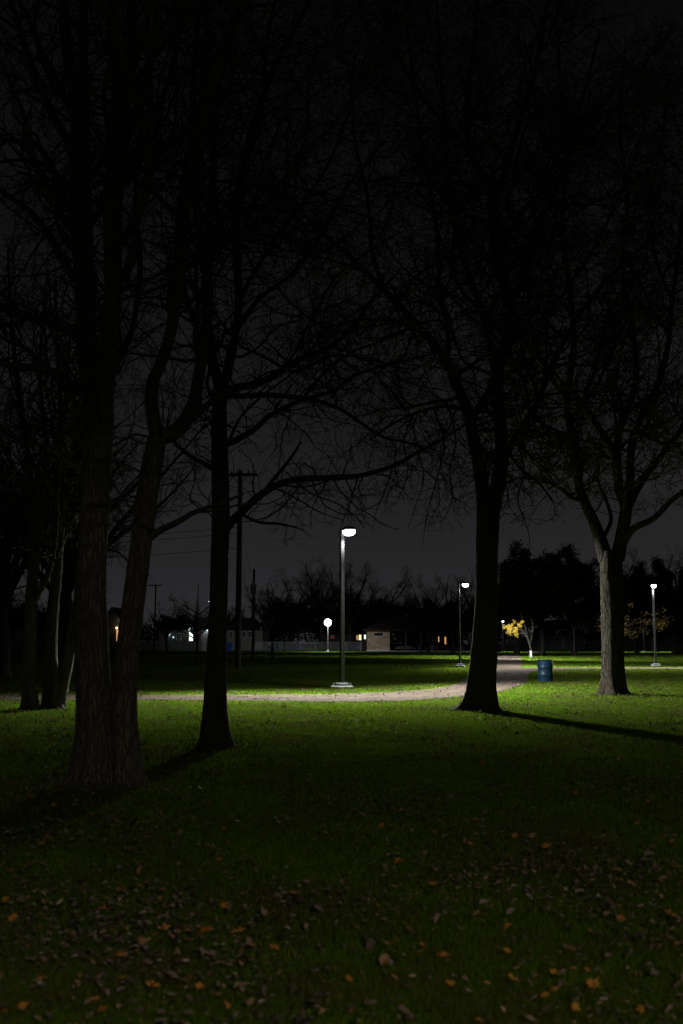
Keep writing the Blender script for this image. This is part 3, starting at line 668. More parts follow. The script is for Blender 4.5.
pb = [proto_bare(s, 17, sp)[0] for s, sp in ((1,1.0),(2,1.25),(3,.85))]
pl = [proto_leafy(21), proto_leafy(22, 13, 1.15)]
used = set()
def bg(protos, k, px, top, Y, label, group, width=1.0):
    p = protos[k % len(protos)]
    H = (HZ-top)/F*Y+CAMH
    h0 = 16.5 if protos is pb else 13.0
    o = p if p.name not in used else copy_tree(p)
    used.add(p.name)
    o.location = ((px-341.5)/F*Y, Y, 0); o.rotation_euler = (0,0,random.uniform(0,6.28)); s = H/h0; o.scale = (s*width, s*width, s)
    o['label'] = label; o['group'] = group
G = 'bare trees along the far edge of the park'
rows = [
 (0,-20,560,90,'bare tree cut by the left edge far behind the slim left tree'),
 (2,4,345,46,'bare tree behind the slim left tree, cut by the left edge'),
 (1,66,372,52,'bare tree between the slim stems and the twin stemmed tree, middle distance'),
 (1,38,585,140,'low bare tree behind the blue lit house at far left'),
 (2,88,575,165,'bare tree just right of the forked left tree, seen between stems'),
 (0,168,600,170,'dark bare tree above the house with the white porch light'),
 (1,196,598,200,'bare tree rising behind the white lit porch'),
 (2,233,600,230,'small bare tree behind the pale sided house, beside the tall utility pole'),
 (0,268,578,210,'bare tree right of the short utility pole'),
 (1,292,566,219,'wide bare tree above the left end of the wire mesh fence'),
 (2,322,556,204,'tallest rounded bare crown directly left of the main lamp pole'),
 (0,350,562,204,'rounded bare tree directly behind the main lamp pole'),
 (1,376,568,219,'bare tree above the brick shelter wall'),
 (2,402,590,213,'low bare tree in the dip of the skyline'),
 (0,428,575,170,'bare tree above the picnic shelter roof'),
 (1,452,570,160,'bare tree left of the lamp beside the thick trunk'),
 (2,478,572,180,'bare tree mostly hidden behind the thick trunk'),
 (0,606,548,150,'bare tree right behind the pale barked trunk'),
 (1,672,545,150,'bare tree at the right edge of the far tree line'),
 (2,715,540,140,'bare tree just past the right edge')]
for k, px, top, Y, lab in rows: bg(pb, k, px, top, Y, lab, G, 1.05)
G2 = 'dense dark trees that kept their leaves'
for k, px, top, Y, lab, wd in [
 (0,515,560,150,'dense dark tree just right of the thick trunk',1.0),(1,540,546,135,'tallest dense dark tree behind the blue drum',1.0),
 (0,572,549,140,'dense dark tree left of the pale barked trunk',1.0),(1,634,566,160,'dense dark tree behind the right edge lamp',1.0),
 (0,676,556,155,'dense dark tree cut by the right edge',1.0),(1,290,600,215,'low dense tree behind the mesh fence',1.3),
 (0,330,603,215,'low dense tree behind the flood lamp',1.4),(1,385,600,220,'low dense tree behind the brick shelter wall',1.4),
 (0,440,598,215,'low dense tree behind the lit windows',1.4),(1,175,615,230,'low dense tree between the far left houses',1.4),
 (0,70,610,215,'low dense tree behind the forked left tree',1.5),(1,225,615,240,'low dense tree behind the pale sided house',1.4),
 (0,0,590,200,'dense tree filling the far left edge',1.3),(1,490,600,215,'low dense tree behind the faint far lamp',1.4)]:
    bg(pl, k, px, top, Y, lab, G2, wd)

def woodland():
    rng = np.random.default_rng(9); n = 900; C_ = []
    x = rng.uniform(-170, 200, n); y = rng.uniform(250, 300, n)
    top = 8.5+2.2*np.sin(x*.06+1)+1.6*np.sin(x*.17+2)+1.2*np.sin(x*.43)+rng.uniform(-2.5,1.5,n)+np.clip(x-60,0,40)*.06
    for i in range(n):
        k = 26; C_.append(np.stack([x[i]+rng.normal(0,1.7,k), y[i]+rng.normal(0,1.7,k), top[i]*rng.random(k)**.7], 1))
    V, Fc = leaf_cards(np.concatenate(C_), 90000, .6, .42, rng)
    tag(link_mesh('distant_woodland', V, [Fc], M['brown_leaf']), 'far off dark woodland closing the horizon', 'woodland', kind='stuff')
woodland()
# small yellow-leaved leaning tree
def yellow_tree():
    Y = 106; b = ground(531,657.5); Y = b[1]; rng = np.random.default_rng(5)
    root = empty('leaning_tree', (b[0], Y, 0), 'small leaning tree with one bright yellow clump of leaves under a far lamp', 'tree')
    T = Tubes(); C = Tubes(); off = np.array([b[0], Y, 0, 0])
    stem = px_limb(Y, [(531,658,0,.8),(531,651,0,.75),(529,643,0,.7),(526,636,0,.5),(521,630,-.3,.5),(513,627,-.5,.35)])-off; stem[0,2] = -.05
    trunk_tube(T, stem, 30, 10, .3, .05, 3)
    lim = [px_limb(Y, q)-off for q in ([(530,645,0,.4),(532,635,.5,.3),(533,624,.8,.2),(531,616,1,.12)],[(528,638,0,.5),(524,624,.3,.4),(520,612,.6,.2)],[(529,640,0,.4),(524,633,.3,.3),(517,622,.5,.15)],[(526,634,0,.4),(516,633,.2,.3),(507,632,.3,.15)])]
    P0 = np.array([resample(q, 10)[:,:3] for q in lim+[stem[2:]]]); R0 = np.array([resample(q, 10)[:,3] for q in lim+[stem[2:]]])
    T.add(P0[:-1], R0[:-1], 6)
    P1,R1 = grow(P0,R0,rng,4,.5,1.4,6,(30,70),.5,rmin=.01); P2,R2 = grow(P1,R1,rng,4,.2,.6,4,(30,70),.6,rmin=.008)
    C.add(P1,R1,4); C.add(P2,R2,3)
    T.build('trunk', M['far_bark'], root); cr = C.build('crown', M['far_bark'], root)
    c = at(512,628.5,Y-.5)-off[:3]
    cc = c+rng.normal(0,1,(34,3))*np.array([.33,.4,.27])
    V, Fc = leaf_cards(cc, 1000, .10, .095, rng); link_mesh('foliage', V, [Fc], M['yellow_leaf'], cr)
    MB().lathe([(.13,.0),(.13,.75),(.11,.75),(.11,.0)], 12).build('trunk_guard', M['trim'], root)
yellow_tree()
# sparse tree with scattered yellow-green leaves near the right lamp; small reddish tree
def sparse_tree(name, label, px, Y, H, W, seed, mat, nleaf, leaf, side=0, crown=(.35,.8)):
    rng = np.random.default_rng(seed)
    root = empty(name, ((px-341.5)/F*Y, Y, 0), label, 'tree')
    T = Tubes(); C = Tubes()
    trunk_tube(T, np.array([(0,0,-.1,.12),(.03,0,H*.3,.09),(0,.05,H*.6,.06),(.05,0,H,.02)]), 20, 10, .4, .06, seed)
    P0=[];R0=[]
    for k in range(11):
        a = rng.uniform(0,6.28); z0 = H*rng.uniform(*crown)*.8; out = W*rng.uniform(.6,1.1); sx_ = math.cos(a)*out+side*W*.5
        pts = np.array([(0,0,z0,.05),(sx_*.45,math.sin(a)*out*.4,z0+H*.09,.035),(sx_,math.sin(a)*out*.8,z0+H*rng.uniform(.08,.25),.01)])
        S=resample(pts,10);P0.append(S[:,:3]);R0.append(S[:,3])
    P0=np.array(P0);R0=np.array(R0);T.add(P0,R0,5)
    P1,R1=grow(P0,R0,rng,2.5,.4,1.3,6,(30,60),.55,rmin=.009,tropism=.02);P2,R2=grow(P1,R1,rng,3.5,.2,.6,4,(30,60),.6,rmin=.007,tropism=0)
    C.add(P1,R1,4);C.add(P2,R2,3);T.build('trunk',M['far_bark'],root);cr = C.build('crown',M['far_bark'],root)
    V,Fc=leaf_cards(P2[:,-1],nleaf,.10,leaf,rng);link_mesh('foliage',V,[Fc],M[mat],cr)
sparse_tree('autumn_tree', 'half bare tree with scattered yellow green leaves between pale trunk and right edge lamp', 616, 73, 4.9, 3.3, 31, 'mixed_leaf', 1500, .085, .35, (.45,.85))
sparse_tree('autumn_tree', 'small round tree with rusty brown leaves right of the blue drum', 572, 125, 7.2, 3.0, 32, 'brown_leaf', 2600, .09)
sparse_tree('sapling', 'thin young sapling standing alone on the dark lawn before the mesh fence', 273, ground(273,660)[1], 2.0, .4, 33, 'brown_leaf', 60, .05)
# slim stem at x=198
sparse_tree('slim_tree', 'slim grey trunked tree just left of the long limbed tree trunk, far off', 198, 75, 6.0, 2.0, 34, 'brown_leaf', 500, .06)

# ------------------------------------------------------------------ utility poles and cables
def utility_pole(px, ybase, ytop, arms, label, r=.15, Y=None, transformer=False):
    Y = Y or ground(px, ybase)[1]; X = (px-341.5)/F*Y; H = at(px, ytop, Y)[2]; X = at(px, (ybase+ytop)/2, Y)[0]
    root = empty('utility_pole', (X, Y, 0), label, 'utility pole')
    MB().lathe([(r,-.2),(r*.95,H*.4),(r*.7,H)], 12).build('pole', M['wood_pole'], root)
    for (z, hw) in arms:
        c = MB(); c.box(-hw,hw,-r-.14,-r+.0,H-z-.09,H-z+.09); c.rod((-hw*.5,-r-.06,H-z),(0,-r,H-z-.6),.02); c.rod((hw*.5,-r-.06,H-z),(0,-r,H-z-.6),.02)
        ca = c.build('crossarm', M['wood_pole'], root)
        for q in (-.92,-.5,.5,.92): MB().lathe([(.04,0),(.06,.05),(.035,.1),(.055,.14),(.02,.2)], 8).build('insulator', M['metal_grey'], ca).location = (hw*q, -r-.06, H-z+.07)
    if transformer:
        MB().lathe([(.05,H-2.3),(.24,H-2.25),(.26,H-1.4),(.2,H-1.3),(.06,H-1.22)], 12, 0, -r-.3).build('transformer', M['metal_grey'], root)
    return X, Y, H
X1, Y1, H1 = utility_pole(239, 668.5, 470, [(.35,1.1)], 'tall utility pole with a crossarm right of the long limbed tree', .19)
utility_pole(253.5, 661, 569, [], 'short dark utility pole right of the tall one', .14, transformer=True)
X3, Y3, H3 = utility_pole(155, 650, 584, [(.3,1.3)], 'far utility pole with crossarm seen right of the twin stems', .17, 190)
def cable(a, b, label, sag=.5, r=.015):
    n = 24; P = np.array([[a[i]+(b[i]-a[i])*t for i in range(3)] for t in np.linspace(0,1,n)]); t = np.linspace(0,1,n); P[:,2] -= sag*4*t*(1-t)
    T = Tubes(); T.add(P[None], np.full((1,n), r), 5); o = T.build('overhead_cable', M['rubber'], None)
    tag(o, label, 'cable', 'overhead cables left of the tall utility pole')
for i, (z, lab) in enumerate(((at(239,548,Y1)[2],'lowest cable running left from the tall utility pole'),(at(239,533,Y1)[2],'middle cable running left from the tall utility pole'),(at(239,527,Y1)[2],'upper cable running left from the tall utility pole'))):
    cable((X1,Y1,z), (X1-42,Y1+10,z-.6), lab, .5, .014)
g = MB(); g.rod((X1,Y1,H1-3), (X1+1.8,Y1+1,0), .011); tag(g.build('guy_wire', M['galv']), 'thin guy wire slanting down right of the tall utility pole', 'guy wire')
# thin post
gq = (285-341.5)/F*150
r_ = empty('steel_post', (gq,150,0), 'thin dark steel post in front of the wire mesh fence', 'post')
MB().lathe([(.09,-.1),(.08,3.6),(.05,4.9),(.02,4.95)],10).build('shaft', M['metal_dark'], r_); MB().lathe([(.16,0),(.16,.06),(.1,.1)],10).build('base', M['concrete'], r_)

# ------------------------------------------------------------------ fences
def mesh_fence(x0, x1, Y, h, label, step=3.0):
    root = empty('mesh_fence', (x0, Y, 0), label, 'fence')
    W = x1-x0; n = int(W/step)
    for i in range(n+1):
        MB().lathe([(.05,-.1),(.05,h),(.02,h+.06)], 8, i*step, 0).build('fence_post', M['galv'], root)
    MB().rod((0,0,h-.04),(n*step,0,h-.04),.03,6).build('top_rail', M['galv'], root)
    T = Tubes(); sp = .16; segs = []
    for k in range(int((n*step+h)/sp)):
        a = k*sp-h
        for sgn in (1,-1):
            xs = [a, a+h] if sgn > 0 else [a+h, a]
            zs = [.08, h-.08]
            segs.append([[np.clip(xs[0],0,n*step), -.04*sgn, zs[0]],[np.clip(xs[1],0,n*step), -.04*sgn, zs[1]]])
    T.add(np.array(segs), np.full((len(segs),2),.013), 3); T.build('wire_mesh', M['galv'], root)
FY = 197
mesh_fence((128-341.5)/F*FY, (204-341.5)/F*FY, FY, 2.0, 'tall mesh fence left of the long limbed tree, before the white lit porch', 1.5)
mesh_fence((255-341.5)/F*FY, (364-341.5)/F*FY, FY, 1.75, 'mesh fence behind the main lamp, from the short pole to the brick wall', 3.0)
mesh_fence((493-341.5)/F*FY, (712-341.5)/F*FY, FY, 1.9, 'long mesh fence along the right side behind the far path', 3.5)

# ------------------------------------------------------------------ houses
def house(name, label, px0, px1, eave, ridge, Y, wall, roof='roof', wins=(), doors=(), gable=False, depth=8, chimney=None, cat='house'):
    """wins/doors in pixels (x0,x1,y0,y1,material)"""
    X0 = (px0-341.5)/F*Y; X1 = (px1-341.5)/F*Y; ze = (HZ-eave)/F*Y+CAMH; zr = (HZ-ridge)/F*Y+CAMH
    cx = (X0+X1)/2; w2 = (X1-X0)/2
    root = empty(name, (cx, Y, 0), label, cat)
    wl = MB()
    if gable: wl.add([(-w2,0,-.1),(w2,0,-.1),(w2,0,ze),(0,0,zr-.1),(-w2,0,ze),(-w2,depth,-.1),(w2,depth,-.1),(w2,depth,ze),(0,depth,zr-.1),(-w2,depth,ze)],
                     [(0,1,2,3,4),(9,8,7,6,5),(1,6,7,2),(0,4,9,5),(2,7,8,3),(3,8,9,4)])
    else: wl.box(-w2,w2,0,depth,-.1,ze)
    wl.build('wall', M[wall], root)
    rf = MB(); o = .45; t = .15
    if gable:
        for sg in (-1,1):
            s_ = (zr-ze)/w2
            a = [(sg*(w2+o),-o,ze-o*s_),(0,-o,zr),(0,depth+o,zr),(sg*(w2+o),depth+o,ze-o*s_)]
            rf.add(a+[(x,y,z+t) for x,y,z in a], [(0,1,2,3),(7,6,5,4),(0,4,5,1),(1,5,6,2),(2,6,7,3),(3,7,4,0)])
    else:
        hip = min(w2*.5, 3)
        P = [(-w2-o,-o,ze),(w2+o,-o,ze),(w2+o,depth+o,ze),(-w2-o,depth+o,ze),(-w2+hip,depth/2,zr),(w2-hip,depth/2,zr)]
        P = P+[(-w2-o,-o,ze+.003-t),(w2+o,-o,ze+.003-t),(w2+o,depth+o,ze+.003-t),(-w2-o,depth+o,ze+.003-t)]
        rf.add(P, [(0,1,5,4),(1,2,5),(2,3,4,5),(3,0,4),(0,6,7,1),(1,7,8,2),(2,8,9,3),(3,9,6,0),(9,8,7,6)])
    ro = rf.build('roof', M[roof], root)
    if chimney is not None:
        MB().box(chimney-.35,chimney+.35,depth/2-.3,depth/2+.3,zr-1.0,zr+.9).build('chimney', M['brick'], ro)
    for kind, L_ in (('window', wins), ('door', doors)):
        for (a,b,c,d,m) in L_:
            xa=(a-341.5)/F*Y-cx; xb=(b-341.5)/F*Y-cx; zt=(HZ-c)/F*Y+CAMH; zb=max((HZ-d)/F*Y+CAMH,.03)
            f_ = MB(); e=.09
            f_.box(xa-e,xa,-.07,.0-.003,zb-e,zt+e); f_.box(xb,xb+e,-.07,-.003,zb-e,zt+e); f_.box(xa,xb,-.07,-.003,zt,zt+e); f_.box(xa,xb,-.10,-.003,zb-e,zb)
            if kind=='window': f_.box((xa+xb)/2-.03,(xa+xb)/2+.03,-.06,-.03,zb,zt)
            fo = f_.build(kind, M['trim'], root)
            MB().box(xa,xb,-.028,-.004,zb,zt).build('pane' if kind=='window' else 'door_leaf', M[m], fo)
    return root
def wall_light(px, py, Y, label, mat, r=.12, energy=0, col=(1,.9,.8)):
    p = at(px, py, Y)
    root = empty('porch_light', (p[0], Y-.02, p[2]), label, 'porch light')
    MB().box(-.08,.08,-.0,.06,-.12,.12).build('bracket', M['metal_dark'], root)
    b = MB().lathe([(r*.3,-r),(r,-r*.4),(r,r*.4),(r*.3,r)], 10, 0, -r-.01).build('bulb', M[mat], root)
    if energy:
        ld = bpy.data.lights.new('porch_bulb','POINT'); ld.energy = energy; ld.color = col; ld.shadow_soft_size = .1
        lo = bpy.data.objects.new('porch_bulb', ld); COL.objects.link(lo); lo.parent = b; lo.location = (0,-r*2-.3,-r*.5)
    return root
house('house', 'house at far left, blue light put into its wall colour, behind the slim bare trees', -10,72,628,612,215,'siding_blue_lit', wins=[(20,24,633,640,'glass'),(62,67,632,638,'glass')], doors=[(45,49,633,649,'glass')])
house('house', 'gabled house with a warm glowing doorway between the twin stems', 100,126,626,608,205,'siding_dark', gable=True, wins=[(104,107,631,637,'glass'),(109,112,631,637,'glass')], doors=[(118.2,120.2,630,641,'win_warm')])
wall_light(121,620.5,204.8,'small white light high on the gabled house','bulb_white',.2,6)
wall_light(117,628,204.8,'warm yellow porch light beside the glowing doorway','bulb_warm',.2,1,(1,.6,.25))
house('house', 'low dark house with white porch lights left of the long limbed tree', 160,203,630,620,208,'siding_dark', wins=[(178,182,634,640,'glass')], doors=[(190.5,194,631,641,'win_white')], chimney=2)
wall_light(168.5,634,207.6,'cool bluish light on the left half of the low dark house','bulb_cool',.45,0)
wall_light(173.5,637.3,207.4,'tiny greenish light low on the dark house wall','bulb_cool',.16,0)
wall_light(191,629.5,207.5,'brightest white porch light above the lit door of the low dark house','bulb_white',.4,28,(.85,1,.95))
house('house', 'shed with a tall pale lit door left of the long limbed trunk', 202,212,630,624,200,'siding_grey', doors=[(205.5,209.5,633,650,'siding')], depth=5, cat='shed')
wall_light(207.5,630.5,199.6,'light over the pale shed door','bulb_cool',.15,25,(.9,.95,1))
house('house', 'pale cream sided house with dim windows beside the tall utility pole', 224,264,630,618,212,'siding', wins=[(230,233,632,638,'glass'),(243,246,632,638,'glass'),(249,252,632,638,'glass')], chimney=-3)
house('house', 'house behind the main lamp with warm red lit windows beside the brick wall', 318,372,634,624,214,'siding_dark', 'roof', wins=[(331,334,636,638.5,'red_light'),(356.3,357.6,635.5,640,'win_warm'),(358.8,361,635,640,'win_amber')], doors=[(364,365.6,635,639,'win_white')])
house('house', 'house behind the picnic shelter with two small orange windows', 405,462,630,612,216,'siding_dark', 'roof_red', wins=[(437.5,439.5,636.5,642,'win_warm'),(443.8,446.6,637,644,'win_warm'),(431,433,637,641,'glass')], gable=False)
house('house', 'grey house behind the fence right of the yellow leaved tree', 538,582,634,620,210,'siding_grey', wins=[(544,548,636.5,641.5,'glass'),(553,557,637,642,'glass'),(566,570,637,642,'glass')], doors=[(560,562.5,637,649,'trim')])
house('house', 'long low house at the right edge behind the mesh fence', 592,705,636,625,212,'siding_dark', wins=[(600,604,638,643,'glass'),(628,633,638,643,'glass'),(664,669,638,643,'glass')], doors=[(648,651,638,650,'trim')])
# small street light dots
def dot_lamp(px, py, Y, label):
    X = (px-341.5)/F*Y; Z = at(px,py,Y)[2]
    root = empty('street_light', (X,Y,0), label, 'street light', 'tiny street lights beyond the houses')
    MB().lathe([(.1,0),(.06,Z)],8).build('pole', M['metal_grey'], root)
    a = MB(); a.rod((0,0,Z),(.9,-.3,Z+.15),.04); a.build('arm', M['metal_grey'], root)
    h = MB().bevbox(.6,1.2,-.45,-.15,Z+.05,Z+.2,.04).build('lamp_head', M['metal_dark'], root)
    MB().box(.66,1.14,-.42,-.18,Z-.10,Z+.048).build('lens', M['bulb_cool'], h)
dot_lamp(206.5,601.5,250,'tiny street light above the shed, touching the long limbed trunk')
dot_lamp(237.5,621.5,250,'tiny street light dot just right of the tall utility pole')

# ------------------------------------------------------------------ picnic shelter with brick wall block
def shelter():
    Y = 190; k = Y/F
    X = lambda px: (px-341.5)*k
    Z = lambda py: (HZ-py)*k+CAMH
    root = empty('picnic_shelter', (X(367), Y, 0), 'open picnic shelter with a lit brick block at its left end and low dark roof', 'shelter')
    x0 = 0; x1 = X(389.3)-X(367); xe = X(484)-X(367)
    MB().box(x0,x1,0,6,.35,Z(630)).build('brick_block', M['brick'], root)
    MB().box(x0-.06,x1+.06,-.06,6.06,-.1,.35).build('plinth', M['concrete'], root)
    wv = MB(); wv.box((X(374)-X(367)),(X(382.5)-X(367)),-.03,-.003,Z(636),Z(633)); wo = wv.build('vent_window', M['glass'], root)
    MB().box((X(373.5)-X(367)),(X(383)-X(367)),-.08,-.003,Z(636.6),Z(636.05)).build('sill', M['concrete'], wo)
    MB().box(x1+.1,xe,-1,9,-.1,.10).build('floor_slab', M['concrete'], root)
    rf = MB(); ze = Z(629.5); zr = Z(616); o = .8
    P = [(x0-o,-o-1.2,ze-.1),(xe+o,-o-1.2,ze-.1),(xe+o,10,ze-.1),(x0-o,10,ze-.1),(x0+4,4.5,zr),(xe-4,4.5,zr)]
    P += [(x,y,z-.25) for x,y,z in P[:4]]
    rf.add(P, [(0,1,5,4),(1,2,5),(2,3,4,5),(3,0,4),(0,6,7,1),(1,7,8,2),(2,8,9,3),(3,9,6,0),(9,8,7,6)])
    rf.build('roof', M['roof_dark'], root)
    for px in (405,420,436,451,467,482):
        for yy in (-1.0, 8.6):
            MB().box(X(px)-X(367)-.13, X(px)-X(367)+.13, yy, yy+.26, .10, ze-.36).build('post', M['metal_dark'], root)
    return root
SH = shelter()
def picnic_table(px, Y, label, rz=0):
    root = empty('picnic_table', ((px-341.5)/F*Y, Y, .10), label, 'picnic table', 'picnic tables under the shelter', rz)
    t = MB()
    for i in range(5): t.box(-.95,.95,-.37+i*.15,-.24+i*.15,.70,.745)
    t.build('tabletop', M['galv'], root)
    for s in (-1,1):
        b = MB(); b.box(-.95,.95,s*.72-.13,s*.72+.13,.41,.45); b.build('bench', M['galv'], root)
    for s in (-1,1):
        l = MB(); l.rod((s*.65,-.6,0),(s*.65,-.1,.70),.03); l.rod((s*.65,.6,0),(s*.65,.1,.70),.03); l.rod((s*.65,-.75,.39),(s*.65,.75,.39),.03)
        l.build('leg_frame', M['metal_dark'], root)
picnic_table(399,192,'picnic table right beside the brick block',.1)
picnic_table(409,191,'pale topped picnic table under the left of the shelter')
picnic_table(430,193,'picnic table before the two orange windows',.15)
picnic_table(458,192,'picnic table at the right end of the shelter')

# ------------------------------------------------------------------ drum, bins, car
def drum():
    g_ = ground(547,682)
    root = empty('steel_drum', (g_[0], g_[1]+.3, 0), 'blue steel drum used as a litter bin beside the path fork', 'litter bin')
    r = .295
    prof = [(r,.0),(r,.02)]
    for z in (.29,.58): prof += [(r,z-.03),(r+.012,z-.015),(r+.012,z+.015),(r,z+.03)]
    prof += [(r,.86),(r-.012,.865),(r-.012,.12),(.02,.11)]
    b = MB(); b.lathe(prof, 36, caps=False); b.f.append(tuple(range(35,-1,-1))); b.build('body', M['drum'], root, True)
    rm = MB(); rr = [(r-.005,.855),(r+.012,.862),(r+.012,.882),(r-.005,.888),(r-.012,.87)]
    rm.lathe(rr, 36, caps=False); rm.build('rim', M['drum'], root, True)
    st = MB(); 
    for z in (.47,): st.lathe([(r+.004,z-.012),(r+.004,z+.012)], 36, caps=False)
    st.build('pale_band', M['drum_white'], root, True)
    st = MB(); a0 = -1.75
    st.add([((r+.006)*math.cos(a0+i*.09),(r+.006)*math.sin(a0+i*.09),z) for z in (.80,.835) for i in range(4)], [(0,1,5,4),(1,2,6,5),(2,3,7,6)])
    st.build('sticker', M['drum_white'], root)
drum()
def small_bin(px, Y, label, h=1.5, mat='blue_plastic', z=0, w=.45):
    root = empty('wheeled_bin', ((px-341.5)/F*Y, Y, z), label, 'bin')
    b = MB(); b.add([(-w*.8,-w*.8,.08),(w*.8,-w*.8,.08),(w*.8,w*.8,.08),(-w*.8,w*.8,.08),(-w,-w,h),(w,-w,h),(w,w,h),(-w,w,h)],[(3,2,1,0),(4,5,6,7),(0,1,5,4),(1,2,6,5),(2,3,7,6),(3,0,4,7)])
    b.build('body', M[mat], root); MB().bevbox(-w*1.08,w*1.08,-w*1.1,w*1.1,h+.002,h+.1,.03).build('lid', M[mat], root)
    for s in (-1,1): 
        MB().rod((s*w*.7,w*.75,.12),(s*w*.85,w*.75,.12),.12,12).build('wheel', M['rubber'], root)
small_bin(230.5,187,'bright blue bin standing right of the long limbed trunk, by the pale house', 1.5)
small_bin(419,189,'dark blue bin against a shelter post', 1.0, 'drum', z=0, w=.35)
def car():
    Y = 202; root = empty('parked_car', ((149-341.5)/F*Y, Y, 0), 'dark parked car with a faint red tail light behind the tall mesh fence', 'car', rz=R(12))
    prof = [(-2.2,.35),(-2.25,.85),(-1.9,1.0),(-1.35,1.42),(.35,1.45),(1.0,1.0),(2.0,.85),(2.2,.6),(2.15,.35)]
    n = len(prof); b = MB()
    V = [(x,-.85+(0 if z<1.05 else .12),z) for x,z in prof]+[(x,.85-(0 if z<1.05 else .12),z) for x,z in prof]
    b.add(V,[tuple(range(n)),tuple(range(2*n-1,n-1,-1))]+[(i,n+i,n+(i+1)%n,(i+1)%n) for i in range(n)])
    body = b.build('body', M['car_paint'], root)
    w_ = MB(); w_.add([(-1.55,-.835,1.05),(.75,-.835,1.05),(.25,-.76,1.36),(-1.25,-.76,1.36)],[(0,1,2,3)]); w_.build('side_window', M['glass'], root)
    for x in (-1.35,1.35):
        for s in (-1,1): 
            t = MB().rod((x,s*.7,.32),(x,s*.9,.32),.32,16).build('wheel', M['rubber'], root)
            MB().rod((x,s*.901,.32),(x,s*.915,.32),.18,12).build('rim', M['metal_grey'], t)
    MB().box(-2.29,-2.2,-.8,-.45,.72,.9).build('tail_light', M['red_light'], root)
    MB().box(-2.29,-2.2,.45,.8,.72,.9).build('tail_light', M['red_light'], root)
    MB().box(2.0,2.2,-.75,-.4,.62,.75).build('headlight', M['glass'], root)
    MB().box(2.0,2.2,.4,.75,.62,.75).build('headlight', M['glass'], root)
car()

# ------------------------------------------------------------------ grass blades, leaf litter
def grass():
    rng = np.random.default_rng(77)
    def sample(n, y0, y1, p):
        u = rng.random(n); d = (y0**(1-p)+u*(y1**(1-p)-y0**(1-p)))**(1/(1-p)); return d
    parts = []
    for n, y0, y1, p, wf, off in ((330000,3.0,14,1.6,.46,1.2),(260000,14,48,1.6,.42,2.0),(170000,48,125,1.5,.40,2.0)):
        y = sample(n,y0,y1,p); x = rng.uniform(-1,1,n)*(y*wf+off); parts.append(np.stack([x,y],1))
    P = np.concatenate(parts); keep = ~in_poly(P[:,0],P[:,1],POLY) & ~((P[:,1]>60.4)&(P[:,1]<64.9)&(P[:,0]>9)) & ~in_poly(P[:,0],P[:,1],[(14.9,82),(17.8,100),(23.8,134),(21.2,134),(14.9,100),(12,82)]) & ~in_poly(P[:,0],P[:,1],[(8.6,47),(9.9,53),(11.4,57.5),(16,60.2),(16,62),(9,62)]); P = P[keep]; n = len(P)
    d = P[:,1]; h = rng.uniform(.016,.042,n)*(1+np.clip(d-10,0,30)*.02); wd = .0022+d*.00034
    a = rng.uniform(0,6.28,n); lean = rng.normal(0,.75,(n,2))*h[:,None]
    dx = np.cos(a)*wd; dy = np.sin(a)*wd
    z0 = np.full(n,-.02)
    V = np.stack([np.stack([P[:,0]-dx,P[:,1]-dy,z0],1), np.stack([P[:,0]+dx,P[:,1]+dy,z0],1), np.stack([P[:,0]+lean[:,0],P[:,1]+lean[:,1],h],1)],1).reshape(-1,3)
    i = np.arange(n)*3
    o = link_mesh('grass', V, [np.stack([i,i+1,i+2],1)], M['grass_blade']); tag(o, 'short lawn grass', 'grass', kind='stuff')
grass()
def leafs(P, size, rng, z=.04, tilt=.45):
    n = len(P); a = rng.uniform(0,6.28,n)
    c = np.stack([P[:,0],P[:,1],np.full(n,z)+rng.uniform(-.008,.015,n)],1)
    u = np.stack([np.cos(a),np.sin(a),rng.normal(0,tilt,n)],1); u/=np.linalg.norm(u,axis=1,keepdims=True)
    up = np.stack([rng.normal(0,tilt,n),rng.normal(0,tilt,n),np.ones(n)],1)
    v = np.cross(up,u); v/=np.linalg.norm(v,axis=1,keepdims=True); k = np.cross(u,v)
    s = size[:,None]; cur = rng.uniform(.05,.4,n)[:,None]
    pts = [c-u*s, c-u*s*.3-v*s*.42+k*s*cur, c+u*s*.4-v*s*.36+k*s*cur, c+u*s, c+u*s*.4+v*s*.4+k*s*cur*.8, c-u*s*.3+v*s*.45+k*s*cur*.8]
    V = np.stack(pts,1)+rng.normal(0,.17,(n,6,3))*s[:,None,:]*np.array([1,1,.5]); V = V.reshape(-1,3); i = np.arange(n)*6
    return V, [np.concatenate([np.stack([i,i+1,i+2,i+3],1), np.stack([i,i+3,i+4,i+5],1)])]
def litter():
    rng = np.random.default_rng(78); n = 150000
    u = rng.random(n); y = 3.2*(52/3.2)**(u**.95); x = rng.uniform(-1,1,n)*(y*.44+1.2)
    m = (np.sin(x*2.1+y*.7)+np.sin(x*.9-y*1.9+1)+np.sin(x*4.3+y*3.1+2)*.6+rng.normal(0,2.4,n)) > 1.9
    x = x[m]; y = y[m]
    for cx, cy, q in ((-2.5,10.4,260),(-1.85,14.6,240),(3.2,23.2,420),(8.1,29.6,300),(-7,23.3,220)):   # drifts caught round the trunks
        a_ = rng.uniform(0,6.28,q); r_ = .42+np.abs(rng.normal(0,.5,q)); x = np.r_[x, cx+r_*np.cos(a_)]; y = np.r_[y, cy+r_*np.sin(a_)]
    V, Fc = leafs(np.stack([x,y],1), rng.uniform(.007,.024,len(x))*np.where(rng.random(len(x))<.12,1.7,1)*(1+np.clip(y-10,0,40)*.02), rng)
    o = link_mesh('leaf_litter', V, Fc, M['litter']); tag(o, 'small grey brown fallen leaves scattered over the grass', 'fallen leaves', kind='stuff')
litter()
